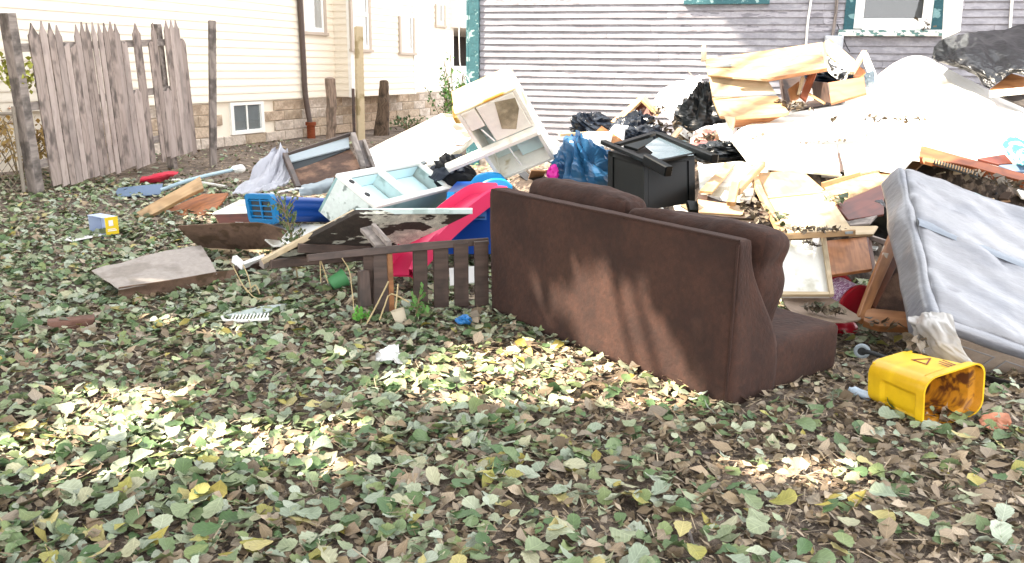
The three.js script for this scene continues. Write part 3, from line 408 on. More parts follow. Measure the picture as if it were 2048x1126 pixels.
single('plank', 'long dark plank on the ground from the cardboard to the weed', 'plank', slab(pts([470, 531, 6.0], [640, 478, 6.9], [645, 486, 6.85], [476, 538, 5.95]), 0.06), M.darkWood);
single('hardboard_sheet', 'white panel lying under the blue pet carrier', 'panel', slab(pts([470, 444, 7.0], [650, 448, 6.8], [610, 486, 6.4], [545, 490, 6.4], [520, 470, 6.6]), 0.02), M.white);

{ // overturned drawer, white top and brown side
  const o = at(436, 449, 7.1), a = at(530, 447, 6.95), b = at(427, 427, 7.12), c = at(480, 400, 8.1); c.add(o).sub(b);
  const th = thing('overturned_drawer', 'overturned drawer with white bottom and brown side beside the pet carrier', 'drawer', o);
  worldPart('side_panel', hexa(o, a, o.clone().lerp(b, .93), o.clone().lerp(c, .04)), M.red, th, 'brown side facing the yard'); worldPart('side_panel', hexa(o, o.clone().lerp(a, .03), o.clone().lerp(b, .93), c), M.pale, th);
  const B = b.clone().sub(o).multiplyScalar(.94), up = b.clone().sub(o).multiplyScalar(1.0);
  const A2 = a.clone().sub(o), C2 = c.clone().sub(o), q = o.clone().add(B).addScaledVector(A2, -.02).addScaledVector(C2, -.02);
  worldPart('bottom_panel', hexa(q, q.clone().addScaledVector(A2, 1.5), q.clone().add(up.multiplyScalar(.09)), q.clone().addScaledVector(C2, 1.04)), M.white, th);
}
{ // pet carrier half
  const o = at(506, 441, 6.85), a = at(558, 444, 6.6), b = o.clone().add(V(0.0, 0.215, 0.02));
  const { g, w, h } = framed('pet_carrier', 'blue plastic pet carrier with grille front lying in the heap', 'pet carrier', o, a, b), L = 0.62;
  const k = softBox(w * 0.97, h * 0.97, L, 0.06, 0.02, (q, n, W, H) => { const m = Math.sin(q.y / H * 20) * 0.006; if (Math.abs(n.x) > 0.5) q.x += Math.sign(n.x) * m; });
  // shear so the body runs off to the right as in the photograph
  const ax = at(695, 446, 7.05).sub(at(558, 444, 6.6)).normalize().applyQuaternion(g.quaternion.clone().invert()), p = k.attributes.position;
  for (let i = 0; i < p.count; i++) { const z = p.getZ(i) / L; p.setXYZ(i, p.getX(i) + ax.x * z * L + .01, p.getY(i) + ax.y * z * L, ax.z * z * L - .005); } const kk = smoothN(k, 0.3);
  part('shell', kk, M.blue, g);
  const fr = []; const sh = new THREE.Shape(), rr = 0.05; const rrect = (s, x0, y0, x1, y1, r) => { s.moveTo(x0 + r, y0); s.lineTo(x1 - r, y0); s.quadraticCurveTo(x1, y0, x1, y0 + r); s.lineTo(x1, y1 - r); s.quadraticCurveTo(x1, y1, x1 - r, y1); s.lineTo(x0 + r, y1); s.quadraticCurveTo(x0, y1, x0, y1 - r); s.lineTo(x0, y0 + r); s.quadraticCurveTo(x0, y0, x0 + r, y0); };
  rrect(sh, -0.01, -0.01, w + 0.01, h + 0.01, rr); const ho = new THREE.Path(); rrect(ho, 0.025, 0.02, w - 0.025, h - 0.025, 0.03); sh.holes.push(ho);
  part('front_frame', new THREE.ExtrudeGeometry(sh, { depth: 0.03, bevelEnabled: true, bevelSize: 0.004, bevelThickness: 0.004, bevelSegments: 2 }), M.blueLight, g);
  for (let i = 1; i < 5; i++) part('grille_bar', bx(0.02, w - 0.02, h * i / 5 - 0.006, h * i / 5 + 0.006, 0.012, 0.022), M.blueLight, g); part('grille_bar', bx(w / 2 - 0.008, w / 2 + 0.008, 0.01, h - 0.01, 0.01, 0.026), M.blueLight, g);
  part('backing', bx(0.02, w - 0.02, 0.02, h - 0.02, -0.002, 0.004, 0), M.dim, g);
  for (let i = 0; i < 7; i++) part('vent_slot', bx(w * .3, w * .62, h * .972, h * .985, -0.1 - i * 0.045, -0.08 - i * 0.045), M.paper, g).position.x = ax.x * (0.09 + i * 0.045);
}
{ // grey upholstered seat frame with brown cavity, cloth over its end
  const th = thing('upholstered_frame', 'torn upholstered seat frame showing its brown underside behind the pet carrier', 'seat frame', at(640, 400, 7.6));
  worldPart('underside', slab(pts([583, 342, 7.85], [699, 294, 8.2], [724, 335, 7.85], [597, 374, 7.5]), 0.02), M.brown, th);
  worldPart('back_lip', slab(pts([573, 312, 8.0], [697, 274, 8.3], [699, 294, 8.18], [581, 324, 7.85]), 0.015), M.greyFab, th); worldPart('inner_strip', slab(pts([579, 321, 7.9], [698, 292, 8.2], [700, 297, 8.15], [584, 344, 7.83]), 0.012), M.dim, th);
  worldPart('rail', bar(at(570, 310, 8.02), at(701, 268, 8.34), 0.04, 0.03), M.darkWood, th); worldPart('rail', bar(at(570, 310, 8.0), at(597, 377, 7.45), 0.05, 0.05), M.darkWood, th); worldPart('rail', bar(at(706, 270, 8.3), at(727, 338, 7.8), 0.05, 0.06), M.greyWood, th);
  worldPart('side_rail', bar(at(719, 285, 8.35), at(741, 338, 7.9), 0.1, 0.05), M.darkWood, th); worldPart('rail', bar(at(728, 283, 8.3), at(748, 338, 7.85), 0.03, 0.05), M.greyWood, th);
  worldPart('torn_lining', patch([[at(596, 373, 7.48), at(630, 365, 7.6), at(668, 353, 7.7)], [at(598, 380, 7.42), at(632, 374, 7.5), at(665, 364, 7.6)], [at(600, 392, 7.4), at(630, 390, 7.5), at(655, 386, 7.6)]], 20, 10, (u, v) => .03 * (fbm(u * 6, v * 6, 3) - .5), .006), M.greyFab, th);
  single('white_cloth', 'white and grey cloth draped over the left end of the seat frame', 'cloth', patch([[at(548, 300, 8.1), at(560, 297, 8.15), at(577, 301, 8.1)], [at(528, 318, 7.95), at(553, 318, 7.9), at(578, 325, 7.95)], [at(506, 345, 7.8), at(542, 345, 7.75), at(580, 345, 7.8)], [at(480, 362, 7.7), at(525, 364, 7.6), at(585, 360, 7.65)], [at(462, 380, 7.55), at(510, 379, 7.5), at(575, 368, 7.55)]], 46, 40, (u, v) => 0.2 * (fbm(u * 5 + v * 2.5, v * 1.6, 13) - .5) + .05 * (fbm(u * 11, v * 5, 19) - .5), 0.01), mat(0xaeaeb6, .8));
}
{ // long white panel
  const g = slab(pts([736, 299, 8.2], [810, 262, 8.7], [884, 226, 9.1], [905, 229, 9.1], [951, 270, 8.6], [925, 293, 8.3], [862, 329, 7.9], [751, 337, 7.9]), 0.06);
  const th = thing('hardboard_sheet', 'long sunlit white panel sloping up to the cream refrigerator', 'panel', at(840, 340, 8)); worldPart('board', g, M.white, th);
  worldPart('stained_end', slab(pts([884, 226, 9.08], [905, 229, 9.08], [951, 270, 8.58], [926, 291, 8.29], [908, 290, 8.35], [912, 262, 8.68]), 0.003, { front: true, b: 0.001 }), tm(blotchTex('#a8938c', '#6d5348', 71, { f: 5, lo: .4, hi: .7, metres: .6 }), .7), th, 'brown stained end of the panel');
}
// ---------------------------------------------------------------- white cabinet with two compartments
{
  const o = at(752, 414, 6.1), a = at(905, 376, 7.15), b = at(674, 349, 6.24), { g, w, h } = framed('refrigerator_cabinet', 'white refrigerator cabinet on its back with two open compartments facing up', 'refrigerator', o, a, b);
  const D = 0.34, r = 0.035, dv = w * 0.42, dw = 0.075;
  part('side_wall', [bx(0, w, 0, 0.02, -D, -0.025), bx(0, w, h - 0.02, h, -D, -0.025)], tm(TX.mint, 0.45, { color: 0xb8d4da }), g); part('end_wall', bx(0, 0.02, 0.021, h - 0.021, -D, -0.025), tm(blotchTex('#d6e0dc', '#7c8884', 72, { f: 6, lo: .62, hi: .7, metres: .7 }), .5), g, 'scuffed left end of the cabinet'); part('end_wall', bx(w - 0.02, w, 0.021, h - 0.021, -D, -0.025), M.mint, g);
  part('back_wall', bx(0.021, w - 0.021, 0.021, h - 0.021, -D, -D + 0.02), M.mint, g);
  part('rim', [bx(-0.005, 0.085, -0.005, h + 0.005, -0.024, 0.01, .006), bx(w - 0.05, w + 0.005, -0.005, h + 0.005, -0.024, 0.01, .006), bx(0.086, w - 0.051, -0.005, 0.045, -0.024, 0.01, .006), bx(0.086, w - 0.051, h - 0.045, h + 0.005, -0.024, 0.01, .006), bx(dv, dv + dw, 0.046, h - 0.046, -0.024, 0.008, .006)], M.paintWhite, g);
  part('divider', bx(dv + 0.01, dv + dw - 0.01, 0.022, h - 0.022, -D + 0.021, -0.026), M.mint, g);
  part('liner', [bx(0.087, dv - 0.002, 0.05, h - 0.05, -0.13, -0.12), bx(dv + dw + 0.002, w - 0.053, 0.05, h - 0.05, -0.13, -0.12), bx(0.085, 0.09, 0.05, h - 0.05, -0.12, -0.024), bx(0.09, w - .055, h - .05, h - .045, -0.12, -0.024), bx(0.09, w - .055, .045, .05, -0.12, -0.024)], mat(0xcfeaf0, 0.4), g);
  for (const y of [h * 0.32, h * 0.72]) { const k = part('latch', new THREE.TorusGeometry(0.018, 0.006, 8, 16), M.wire, g); k.position.set(0.042, y, 0.012); const c = part('latch_hole', new THREE.CylinderGeometry(0.014, 0.014, 0.008, 14).rotateX(Math.PI / 2), M.rubber, g); c.position.set(0.042, y, 0.012); }
  for (const y of [h * 0.3, h * 0.8]) part('hinge', bx(w - 0.03, w + 0.02, y, y + 0.035, 0.011, 0.03), M.metal, g);
}
// ---------------------------------------------------------------- cream refrigerator lying against the heap
{
  const o = at(1000, 363, 7.0), a = at(1110, 318, 6.93), b = at(912, 232, 6.51), { g, w, h } = framed('cream_refrigerator', 'old cream refrigerator with rusty top tilted against the heap', 'refrigerator', o, a, b), D = 0.26, m = h * 0.47;
  part('side_wall', [bx(0, 0.03, 0, h, -D, 0.0), bx(w - 0.03, w, 0, h, -D, 0.0)], M.cream, g); part('bottom_wall', bx(0.031, w - 0.031, 0, 0.03, -D, 0.0), M.cream, g); part('back_wall', bx(0.031, w - 0.031, 0.031, h - 0.031, -D, -D + 0.03), M.mint, g);
  part('top_wall', bx(-0.002, w + 0.002, h, h + 0.03, -D, 0.005, .008), tm(blotchTex('#e7dcb4', '#c8923a', 73, { f: 3, lo: .56, hi: .68, metres: .9 }), .5), g, 'cream top with orange rust stains');
  part('upper_panel', bx(w * 0.32, w - 0.031, m + 0.04, h - 0.005, -0.05, 0.004, .006), M.cream, g); part('upper_panel', bx(0.031, w * 0.3, h * 0.75, h - 0.005, -0.05, 0.002, .006), M.cream, g); part('torn_patch', slab([V(w * .5, m + .14, .006), V(w * .62, h - .02, .006), V(w * .93, h - .06, .006), V(w * .9, m + .26, .006), V(w * .7, m + .08, .006)].map((q) => q), .001, { front: true, b: 0 }), M.taupe, g).visible = true;
  part('liner', [bx(0.032, w * .3, m + .05, h * .74, -0.22, -0.2), bx(0.032, w - .032, .04, m - .03, -0.28, -0.26), bx(w * .5, w - .032, .04, m - .03, -0.259, -0.14)], mat(0xc7dedd, 0.45), g);
  part('door_lip', bx(-0.3, w + 0.01, m - 0.035, m + 0.035, -0.02, 0.06, .02), M.cream, g, 'thick rounded cream door edge sticking out to the left');
  part('rack', [tube([V(w * .42, m - .05, -.02), V(w * .45, .06, -.02)], .007), tube([V(w * .2, m - .05, -.02), V(w * .42, m - .05, -.02), V(w * .5, m - .02, -.06)], .006), tube([V(w * .22, h * .74, .01), V(w * .3, m + .06, .01)], .006)], M.paintWhite, g);
}
single('yellow_foam', 'small orange foam block wedged against the left of the rusty refrigerator top', 'foam', slab(pts([903, 214, 7.6], [914, 204, 7.6], [916, 236, 7.4], [906, 236, 7.4]), 0.06), tm(blotchTex('#e3c883', '#c08a3c', 74, { f: 4, metres: .6 }), .9));
single('dark_bag', 'black crumpled bag between the two refrigerators', 'trash bag', bagGeo(at(905, 350, 7.3), V(0.22, 0.17, 0.2), 31, V(-0.4, 1, 0.3), 0.3), M.clothDark);
single('navy_cloth', 'navy blue cloth bunched over the black bag between the refrigerators', 'cloth', patch([[at(852, 352, 7.35), at(880, 318, 7.55), at(922, 308, 7.6), at(945, 318, 7.6)], [at(862, 356, 7.1), at(890, 330, 7.2), at(918, 322, 7.25), at(938, 330, 7.3)], [at(872, 362, 7.0), at(898, 345, 7.1), at(915, 340, 7.1), at(930, 345, 7.2)]], 30, 20, (u, v) => .05 * (fbm(u * 7, v * 4, 17) - .5), .01), M.cloth);

single('white_flange', 'white metal flange sticking out right of the cream refrigerator', 'metal sheet', slab(pts([1070, 252, 7.4], [1120, 284, 7.5], [1108, 327, 7.3], [1098, 322, 7.1]), .02), M.white);
// ---------------------------------------------------------------- peeling door panel
{
  const th = thing('peeling_door', 'peeling wooden door panel with white edges propped over the slatted frame', 'door', at(720, 520, 5.6));
  worldPart('panel', slab(pts([712, 428, 5.65], [943, 427, 5.72], [860, 468, 5.85], [780, 506, 5.95], [640, 524, 5.8], [530, 524, 5.45], [596, 488, 5.52]), 0.04), M.peel, th);
  worldPart('edge_strip', bar(at(712, 423, 5.62), at(945, 422, 5.68), 0.05, 0.035), M.mint, th, 'white painted top edge'); worldPart('edge_strip', bar(at(710, 424, 5.7), at(524, 523, 5.45), 0.05, 0.035), M.pale, th, 'bare wood left edge');
  worldPart('batten', bar(at(596, 496, 5.5), at(740, 500, 5.75), 0.03, 0.06), M.darkWood, th); worldPart('batten', bar(at(540, 528, 5.45), at(770, 508, 5.9), 0.05, 0.06), M.darkWood, th);
}
// ---------------------------------------------------------------- pink slide
{
  const c = [at(1004, 388, 6.5), at(968, 390, 6.45), at(932, 412, 6.3), at(884, 452, 6.1), at(836, 500, 5.85), at(806, 534, 5.65), at(794, 550, 5.57)], cv = new THREE.CatmullRomCurve3(c), n = 40, side = V(0.81, 0, 0.59).normalize(), pos = [], th = thing('toddler_slide', 'pink plastic toddler slide standing behind the sofa and slatted frame', 'slide', at(800, 545, 5.25));
  const prof = [[-0.13, -0.05], [-0.13, 0.065], [-0.11, 0.075], [-0.095, 0.0], [0.095, 0.0], [0.11, 0.075], [0.13, 0.065], [0.13, -0.05], [0.115, -0.05], [0.1, -0.02], [-0.1, -0.02], [-0.115, -0.05]];
  const P = []; for (let i = 0; i <= n; i++) { const m = cv.getPoint(i / n), t = cv.getTangent(i / n), s = side.clone().addScaledVector(t, -side.dot(t)).normalize(), u = s.clone().cross(t).normalize(); if (u.y < 0) u.negate(); P.push(prof.map(([x, y]) => m.clone().addScaledVector(s, x).addScaledVector(u, y * (1 - 0.3 * smooth(.85, 1, i / n))))); }
  const q = (a, b, cc, d) => { for (const k of [a, b, cc, a, cc, d]) pos.push(k.x, k.y, k.z); };
  for (let i = 0; i < n; i++) for (let k = 0; k < prof.length; k++) { const l = (k + 1) % prof.length; q(P[i][k], P[i][l], P[i + 1][l], P[i + 1][k]); }
  const g = new THREE.BufferGeometry(); g.setAttribute('position', new THREE.Float32BufferAttribute(pos, 3)); g.computeVertexNormals(); worldPart('chute', smoothN(g, .6), M.pink, th);
  const arc = (l) => { const cc = new THREE.CatmullRomCurve3(l.map((k) => at(...k))); return cc; };
  const handle = (l, dd) => { const p = arc(l).getPoints(20); const base = p.slice().reverse().map((k) => k.clone().add(V(0, -0.06, 0))); return slab([...p, base[0], base[base.length - 1]], 0.05, { b: 0.008 }); };
  worldPart('handle', handle([[940, 366, 6.9], [952, 352, 6.9], [975, 345, 6.9], [1000, 348, 6.9], [1013, 362, 6.9]]), M.cyanPlastic, th, 'bright blue rounded handle'); worldPart('handle', handle([[954, 378, 6.6], [964, 366, 6.6], [985, 358, 6.6], [1010, 360, 6.6], [1025, 372, 6.6]]), M.cyanPlastic, th, 'bright blue rounded handle');
  worldPart('support', [bar(at(905, 390, 6.5), at(892, 470, 6.3), 0.06, 0.1)], M.cyanPlastic, th);
}
{ const o = at(890, 508, 6.35), a = at(1000, 508, 6.3), b = at(893, 385, 6.6), th = thing('blue_bin', 'navy blue plastic storage bin behind the pink slide', 'bin', o); worldPart('body', hexa(o, a, b, o.clone().add(V(0.05, 0.02, -0.5))), M.blue, th); const l = slab(pts([945, 423, 6.46], [973, 423, 6.46], [973, 440, 6.43], [945, 439, 6.43]), .001, { front: true, b: 0 }); worldPart('sticker', l, mat(0x3f6fae, .5), th); worldPart('sticker_print', [slab(pts([948, 433, 6.44], [970, 433, 6.44], [970, 437, 6.435], [948, 437, 6.435]), .003, { front: true, b: 0 })], mat(0x16325c, .5), th); }

// ---------------------------------------------------------------- slatted frame
{
  const th = thing('slatted_bench_frame', 'dark wooden slatted futon end standing at the left of the sofa', 'bench frame', gr(850, 628, 0)), D = 5.12;
  worldPart('top_rail', slab(pts([615, 509, 4.85], [700, 500, 4.93], [850, 484, 5.1], [977, 475, 5.25], [979, 489, 5.24], [850, 501, 5.09], [700, 515, 4.92], [617, 524, 4.84]), 0.06, { b: .004 }), M.darkWood, th);
  for (const [x0, x1, y0, y1] of [[826, 856, 500, 613], [867, 898, 496, 616], [908, 938, 494, 613], [949, 978, 490, 612]]) worldPart('slat', slab(pts([x0, y0 - 6, D + .03], [x1 - 1, y0 - 8, D + .06], [x1, y1, D + .06], [x0 + 2, y1 + 2, D + .03]), 0.02, { grain: 1 }), M.darkWood, th);
  worldPart('post', slab(pts([746, 506, 5.03], [776, 503, 5.05], [781, 627, 5.03], [748, 629, 5.0]), 0.06, { grain: 1 }), M.darkWood, th); worldPart('post', slab(pts([775, 504, 5.03], [785, 503, 5.05], [790, 622, 5.03], [780, 624, 5.02]), 0.02, { grain: 1 }), M.oak, th); worldPart('post', slab(pts([726, 508, 5.02], [746, 506, 5.03], [748, 610, 5.05], [728, 606, 5.05]), 0.04, { grain: 1 }), M.darkWood, th);
  worldPart('foot_block', slab(pts([720, 543, 4.95], [739, 540, 4.98], [744, 612, 4.95], [720, 616, 4.92]), 0.06), M.darkWood, th); worldPart('bottom_rail', slab(pts([800, 626, 5.1], [978, 608, 5.2], [980, 621, 5.18], [800, 634, 5.08]), 0.05), M.darkWood, th);
  worldPart('brace', [slab(pts([720, 456, 5.4], [744, 450, 5.42], [776, 488, 5.15], [750, 490, 5.12]), 0.03), bar(at(747, 452, 5.38), at(779, 489, 5.08), 0.03, 0.035)], M.greyWood, th);
}
single('white_slip', 'white printed paper sheet standing behind the slats', 'paper', slab(pts([898, 536, 5.6], [975, 530, 5.6], [978, 562, 5.5], [900, 572, 5.5]), 0.004), M.paper);
single('green_pot', 'small green plastic pot lying left of the slatted frame', 'pot', (() => { const c = gr(675, 566, 0.05), p = [[0.0, -.05], [.045, -.05], [.06, .05], [.066, .05], [.066, .06], [.054, .06], [.042, -.042], [0, -.042]].map((k) => new THREE.Vector2(...k)), g = new THREE.LatheGeometry(p, 24); g.rotateZ(-1.2); g.rotateY(0.5); g.translate(c.x, .065, c.z); return g; })(), M.greenPot);
single('beige_cup', 'crushed beige paper cup on the leaves below the slatted frame', 'cup', (() => { const c = gr(800, 640, 0.04), p = [[0, -.05], [.032, -.05], [.042, .05], [.039, .05], [.029, -.046], [0, -.046]].map((k) => new THREE.Vector2(...k)), g = new THREE.LatheGeometry(p, 20); g.scale(1, 1, .7); g.rotateZ(.3); g.translate(c.x, .055, c.z); return g; })(), mat(0xc9bda6, .9));
single('blue_wrapper', 'crumpled bright blue wrapper at the foot of the slatted frame', 'wrapper', bagGeo(gr(928, 640, .03), V(.06, .035, .04), 21, V(.3, 1, .2), .45, 24), phys(0x2f78b8, .35));
single('white_paper_scrap', 'crumpled white paper scrap lying on the leaves in front of the sofa', 'paper', [patch([[gr(752, 706, .03), gr(775, 692, .07), gr(796, 690, .05)], [gr(746, 716, .02), gr(772, 708, .06), gr(798, 704, .05)], [gr(752, 724, .02), gr(778, 722, .03), gr(800, 716, .03)]], 16, 12, (u, v) => .03 * (fbm(u * 5, v * 5, 6) - .5), .002), patch([[gr(784, 708, .05), gr(806, 706, .04), gr(826, 714, .03)], [gr(790, 726, .02), gr(808, 730, .02), gr(822, 732, .01)]], 10, 8, (u, v) => .015 * (fbm(u * 5, v * 5, 9) - .5), .002)], M.paper);
{ // toothed plastic piece
  const th = thing('toothed_tray', 'broken white plastic tray with a toothed edge lying in the leaves', 'tray', gr(500, 630, 0)), Y = 0.035;
  worldPart('plate', slab([gr(447, 631, Y), gr(520, 612, Y), gr(574, 607, Y), gr(546, 618, Y), gr(524, 627, Y)], .012), mat(0xa9b3b0, .8), th); worldPart('rim', tube([gr(444, 634, Y), gr(452, 641, Y), gr(490, 642, Y), gr(538, 638, Y)], .01), M.paintWhite, th);
  for (let i = 0; i < 11; i++) { const u = 462 + i * 7; worldPart('tooth', bar(gr(u, 640 - i * .2, Y), gr(u + 5, 630 - i * .3, Y + .012), .008, .008), M.paintWhite, th); }
}
single('brick', 'dull red brick half buried in leaves at the left edge', 'brick', (() => { const a = gr(96, 652, .02), b = gr(190, 642, .02); return bar(a, b, .1, .06); })(), tm(TX.stone, .95, { color: 0xa07f78 }));

// ---------------------------------------------------------------- weeds and stems
function weed(name, label, base, top, n, leafCol, seed, spread, leaf = .035) {
  const th = thing(name, label, 'weed', base), R = rng(seed), st = [], lv = [], d = top.clone().sub(base);
  const main = new THREE.CatmullRomCurve3([base, base.clone().addScaledVector(d, .5).add(V((R() - .5) * .06, 0, 0)), top]); st.push(new THREE.TubeGeometry(main, 14, .006, 5));
  for (let i = 0; i < n; i++) { const t = .25 + .75 * R(), p = main.getPoint(t), e = p.clone().add(V((R() - .5) * spread, (R() - .1) * spread * .7, (R() - .5) * spread)); st.push(new THREE.TubeGeometry(new THREE.CatmullRomCurve3([p, p.clone().lerp(e, .5).add(V(0, .01, 0)), e]), 5, .0025, 4)); for (let k = 0; k < 5; k++) { const c = p.clone().lerp(e, .3 + .7 * R()), s = leaf * (.6 + .8 * R()), g = new THREE.PlaneGeometry(s * .6, s, 1, 2); const q = g.attributes.position; q.setX(0, q.getX(0) * .2); q.setX(1, q.getX(1) * .2); q.setX(4, q.getX(4) * .2); q.setX(5, q.getX(5) * .2); g.rotateX(-1 + R()); g.rotateY(R() * 6.3); g.translate(c.x, c.y, c.z); lv.push(g); } }
  worldPart('stem', st, M.stem, th); const l = worldPart('foliage', lv, mat(leafCol, .8), th); l.userData.kind = 'stuff'; return th;
}
weed('tall_weed', 'tall feathery green weed growing in front of the pet carrier', gr(596, 562, 0), at(566, 405, 5.9), 60, 0x55683f, 3, .22, .03);
weed('small_weed', 'small bright green seedling beside the slatted frame', gr(722, 648, 0), at(715, 625, 4.85), 10, 0x63a040, 5, .1, .04);
weed('small_weed', 'low leafy green weed at the foot of the bench slats', gr(830, 640, 0), at(838, 596, 4.95), 14, 0x5d8a44, 6, .14, .035);
{ const dry = (label, l, r = .004) => single('dry_stem', label, 'dry stem', l.map((p) => tube(p.map((k) => at(...k)), r, 10, 5)), M.dryStem);
  dry('bent dry straw stems in front of the folded cardboard edge', [[[466, 532, 5.4], [480, 560, 5.4], [495, 585, 5.35]], [[486, 530, 5.45], [496, 552, 5.4], [503, 585, 5.35]], [[495, 585, 5.35], [510, 570, 5.35], [520, 588, 5.3]], [[490, 575, 5.35], [505, 592, 5.3], [522, 600, 5.25]]]);
  dry('long thin dry stems hanging below the bench rail', [[[640, 522, 4.9], [641, 545, 4.9], [642, 565, 4.9]], [[642, 522, 4.9], [650, 545, 4.9], [656, 566, 4.9]], [[684, 516, 4.9], [698, 540, 4.88], [704, 580, 4.85], [708, 620, 4.8]]], .003);
  dry('slanting dry stick leaning on the bench post', [[[733, 648, 4.75], [756, 605, 4.85], [777, 563, 4.95]], [[791, 618, 4.8], [794, 590, 4.85], [796, 568, 4.9]], [[759, 640, 4.8], [770, 610, 4.85], [780, 588, 4.9], [818, 604, 4.85]]], .005);
}
// ---------------------------------------------------------------- the sofa
{
  const o = gr(980, 628), a = gr(1455, 822), { g, w } = framed('brown_sofa', 'brown velvet sofa seen from behind with two loose back cushions', 'sofa', o, a, o.clone().add(V(0, 1, 0)));
  const inv = g.matrixWorld.clone().invert(), e = gr(1666, 716).applyMatrix4(inv), D = .85, tl = at(988, 370, -o.z + 0.02).applyMatrix4(inv).y, tr = at(1490, 486, -a.z + .05).applyMatrix4(inv).y, H = (tl + tr) / 2, BH = 0.27;
  console.log('sofa', w.toFixed(2), D.toFixed(2), tl.toFixed(2), tr.toFixed(2));
  const rnd = (x0, x1, y0, y1, z0, z1, r, amp, seed) => { const k = softBox(x1 - x0, y1 - y0, z1 - z0, r, .03, (q, n) => q.addScaledVector(n, amp * n3(q, 3, seed) + amp * .4 * n3(q, 11, seed + 4))); k.translate(x0, y0, z0); return k; };
  // back: a slightly tapering padded frame, deeper at the foot
  const back = softBox(w, H - .01, .34, .022, .035, (q, n, W, HH, T) => { const t = clamp((q.y + HH / 2) / HH), zb = lerp(.34, .09, smooth(.22, .95, t)); q.z = T / 2 - (T / 2 - q.z) / T * zb; q.addScaledVector(n, .011 * n3(q, 2.4, 3) + .003 * n3(q, 8, 5)); }); back.translate(0, .01, -.34);
  part('back', back, M.velvet, g);
  part('base', rnd(0.004, w - .004, .02, BH, -D, -.2, .035, .006, 9), M.velvet, g);
  part('piping', [tube([V(w - .012, .03, .004), V(w - .01, H * .5, .003), V(w - .012, H - .02, .002)], .006), tube([V(.01, H - .004, -.002), V(w / 2, H - .002, .0), V(w - .01, H - .004, -.002)], .006, 30)], M.velvet, g);
  const cush = (x0, x1, y1, seed, dz, lean) => {
    const W = x1 - x0, HH = y1 - BH + .03, k = softBox(W, HH, .26, .055, .018, (q, n, ww, hh, tt) => {
      const ex = Math.abs(q.x) / (ww / 2), ey = Math.abs(q.y) / (hh / 2), puff = (1 - ex * ex * ex) * (1 - ey * ey * ey); q.z *= .72 + .4 * puff; q.y -= .025 * Math.pow(ex, 3) * smooth(0, .5, q.y / (hh / 2));
      const wr = .03 * (fbm(q.x * 7 + q.y * 3, q.z * 9 + q.y * 4, seed) - .5) + .03 * (fbm(q.x * 2.4 - q.y * 2, q.z * 4, seed + 2) - .5) + .03 * (Math.abs(vn(q.x * 9 + q.z * 3, q.y * 5, seed + 6) * 2 - 1) - .5) * ex; q.addScaledVector(n, wr);
    });
    k.rotateX(lean); k.translate(x0, BH - .03, -.09 - .3 - dz); return k;
  };
  const cA = part('back_cushion', cush(.05, w * .49, H + .045, 41, .02, -.1), M.velvet, g), cB = part('back_cushion', cush(w * .485, w - .035, H + .005, 47, .0, -.12), M.velvet, g);
}
// ---------------------------------------------------------------- bags and boards behind the sofa
const bag = (label, u, v, d, r, seed, knot, m = M.bag, f = .25) => single('trash_bag', label, 'trash bag', bagGeo(at(u, v, d), V(...r.map((k) => k * 1.2)), seed, V(...knot), f, 48), m);
bag('large blue trash bag left of the black nightstand', 1165, 350, 6.9, [.26, .27, .24], 51, [-.3, 1, .4], M.bagBlue, .3);
bag('dark blue knotted trash bag against the clapboards', 1186, 262, 10.2, [.27, .2, .22], 52, [-.7, .7, .5], M.bagNavy, .3);
bag('black trash bag left of the leaf pile in the heap middle', 1268, 268, 9.2, [.26, .2, .25], 53, [.2, 1, .5], M.bagNavy, .3);
bag('shiny black trash bag slumped below the upper drawers', 1408, 235, 9.2, [.3, .28, .26], 54, [.1, 1, .2], M.bag, .32);
bag('flattened black bag right of the nightstand leg', 1448, 308, 7.4, [.24, .11, .2], 55, [1, .5, .3], M.bag, .4);
bag('small navy bag behind the tan board', 1285, 285, 8.6, [.25, .16, .2], 56, [.3, .8, .6], M.bagNavy, .3);
bag('navy bag stuffed under the patterned cushion', 1665, 165, 9.4, [.32, .16, .22], 57, [-.6, .6, .5], M.bagNavy, .3);
bag('dark bag low in the gap right of the wooden panels', 1770, 420, 6.3, [.2, .22, .2], 58, [0, 1, .2], M.bag, .3);
single('magenta_plastic', 'small magenta plastic piece beside the large blue bag', 'plastic piece', bagGeo(at(1106, 345, 6.75), V(.06, .07, .06), 59, V(.3, 1, .5), .4, 20), M.magenta);
{ // open box frame on the heap
  const th = thing('open_wood_box', 'open wooden box frame standing on edge by the clapboards', 'box', at(1275, 245, 9.9));
  worldPart('side_panel', slab(pts([1221, 243, 10.0], [1279, 192, 10.2], [1292, 192, 10.1], [1234, 247, 9.9]), .03), M.pine, th); worldPart('side_panel', slab(pts([1290, 192, 10.1], [1322, 222, 9.9], [1316, 230, 9.8], [1284, 200, 10.0]), .03), M.pine, th); worldPart('bottom_panel', slab(pts([1282, 200, 10.15], [1320, 226, 10.0], [1290, 236, 10.0], [1262, 232, 10.1]), .02), M.red, th);
}
single('tan_board', 'short tan board leaning between the bags behind the nightstand', 'board', slab(pts([1191, 263, 8.4], [1203, 251, 8.5], [1246, 280, 8.1], [1234, 292, 8.0]), .03), tm(TX.pine, .8, { color: 0xd8b48e }));
single('white_box', 'white box leaning beside the tan board', 'box', hexa(at(1214, 296, 8.3), at(1244, 300, 8.2), at(1218, 262, 8.5), at(1226, 280, 8.9)), M.paper);
single('white_box', 'low white box above the large blue bag', 'box', hexa(at(1152, 296, 7.8), at(1206, 298, 7.7), at(1158, 272, 7.9), at(1170, 285, 8.2)), M.white);
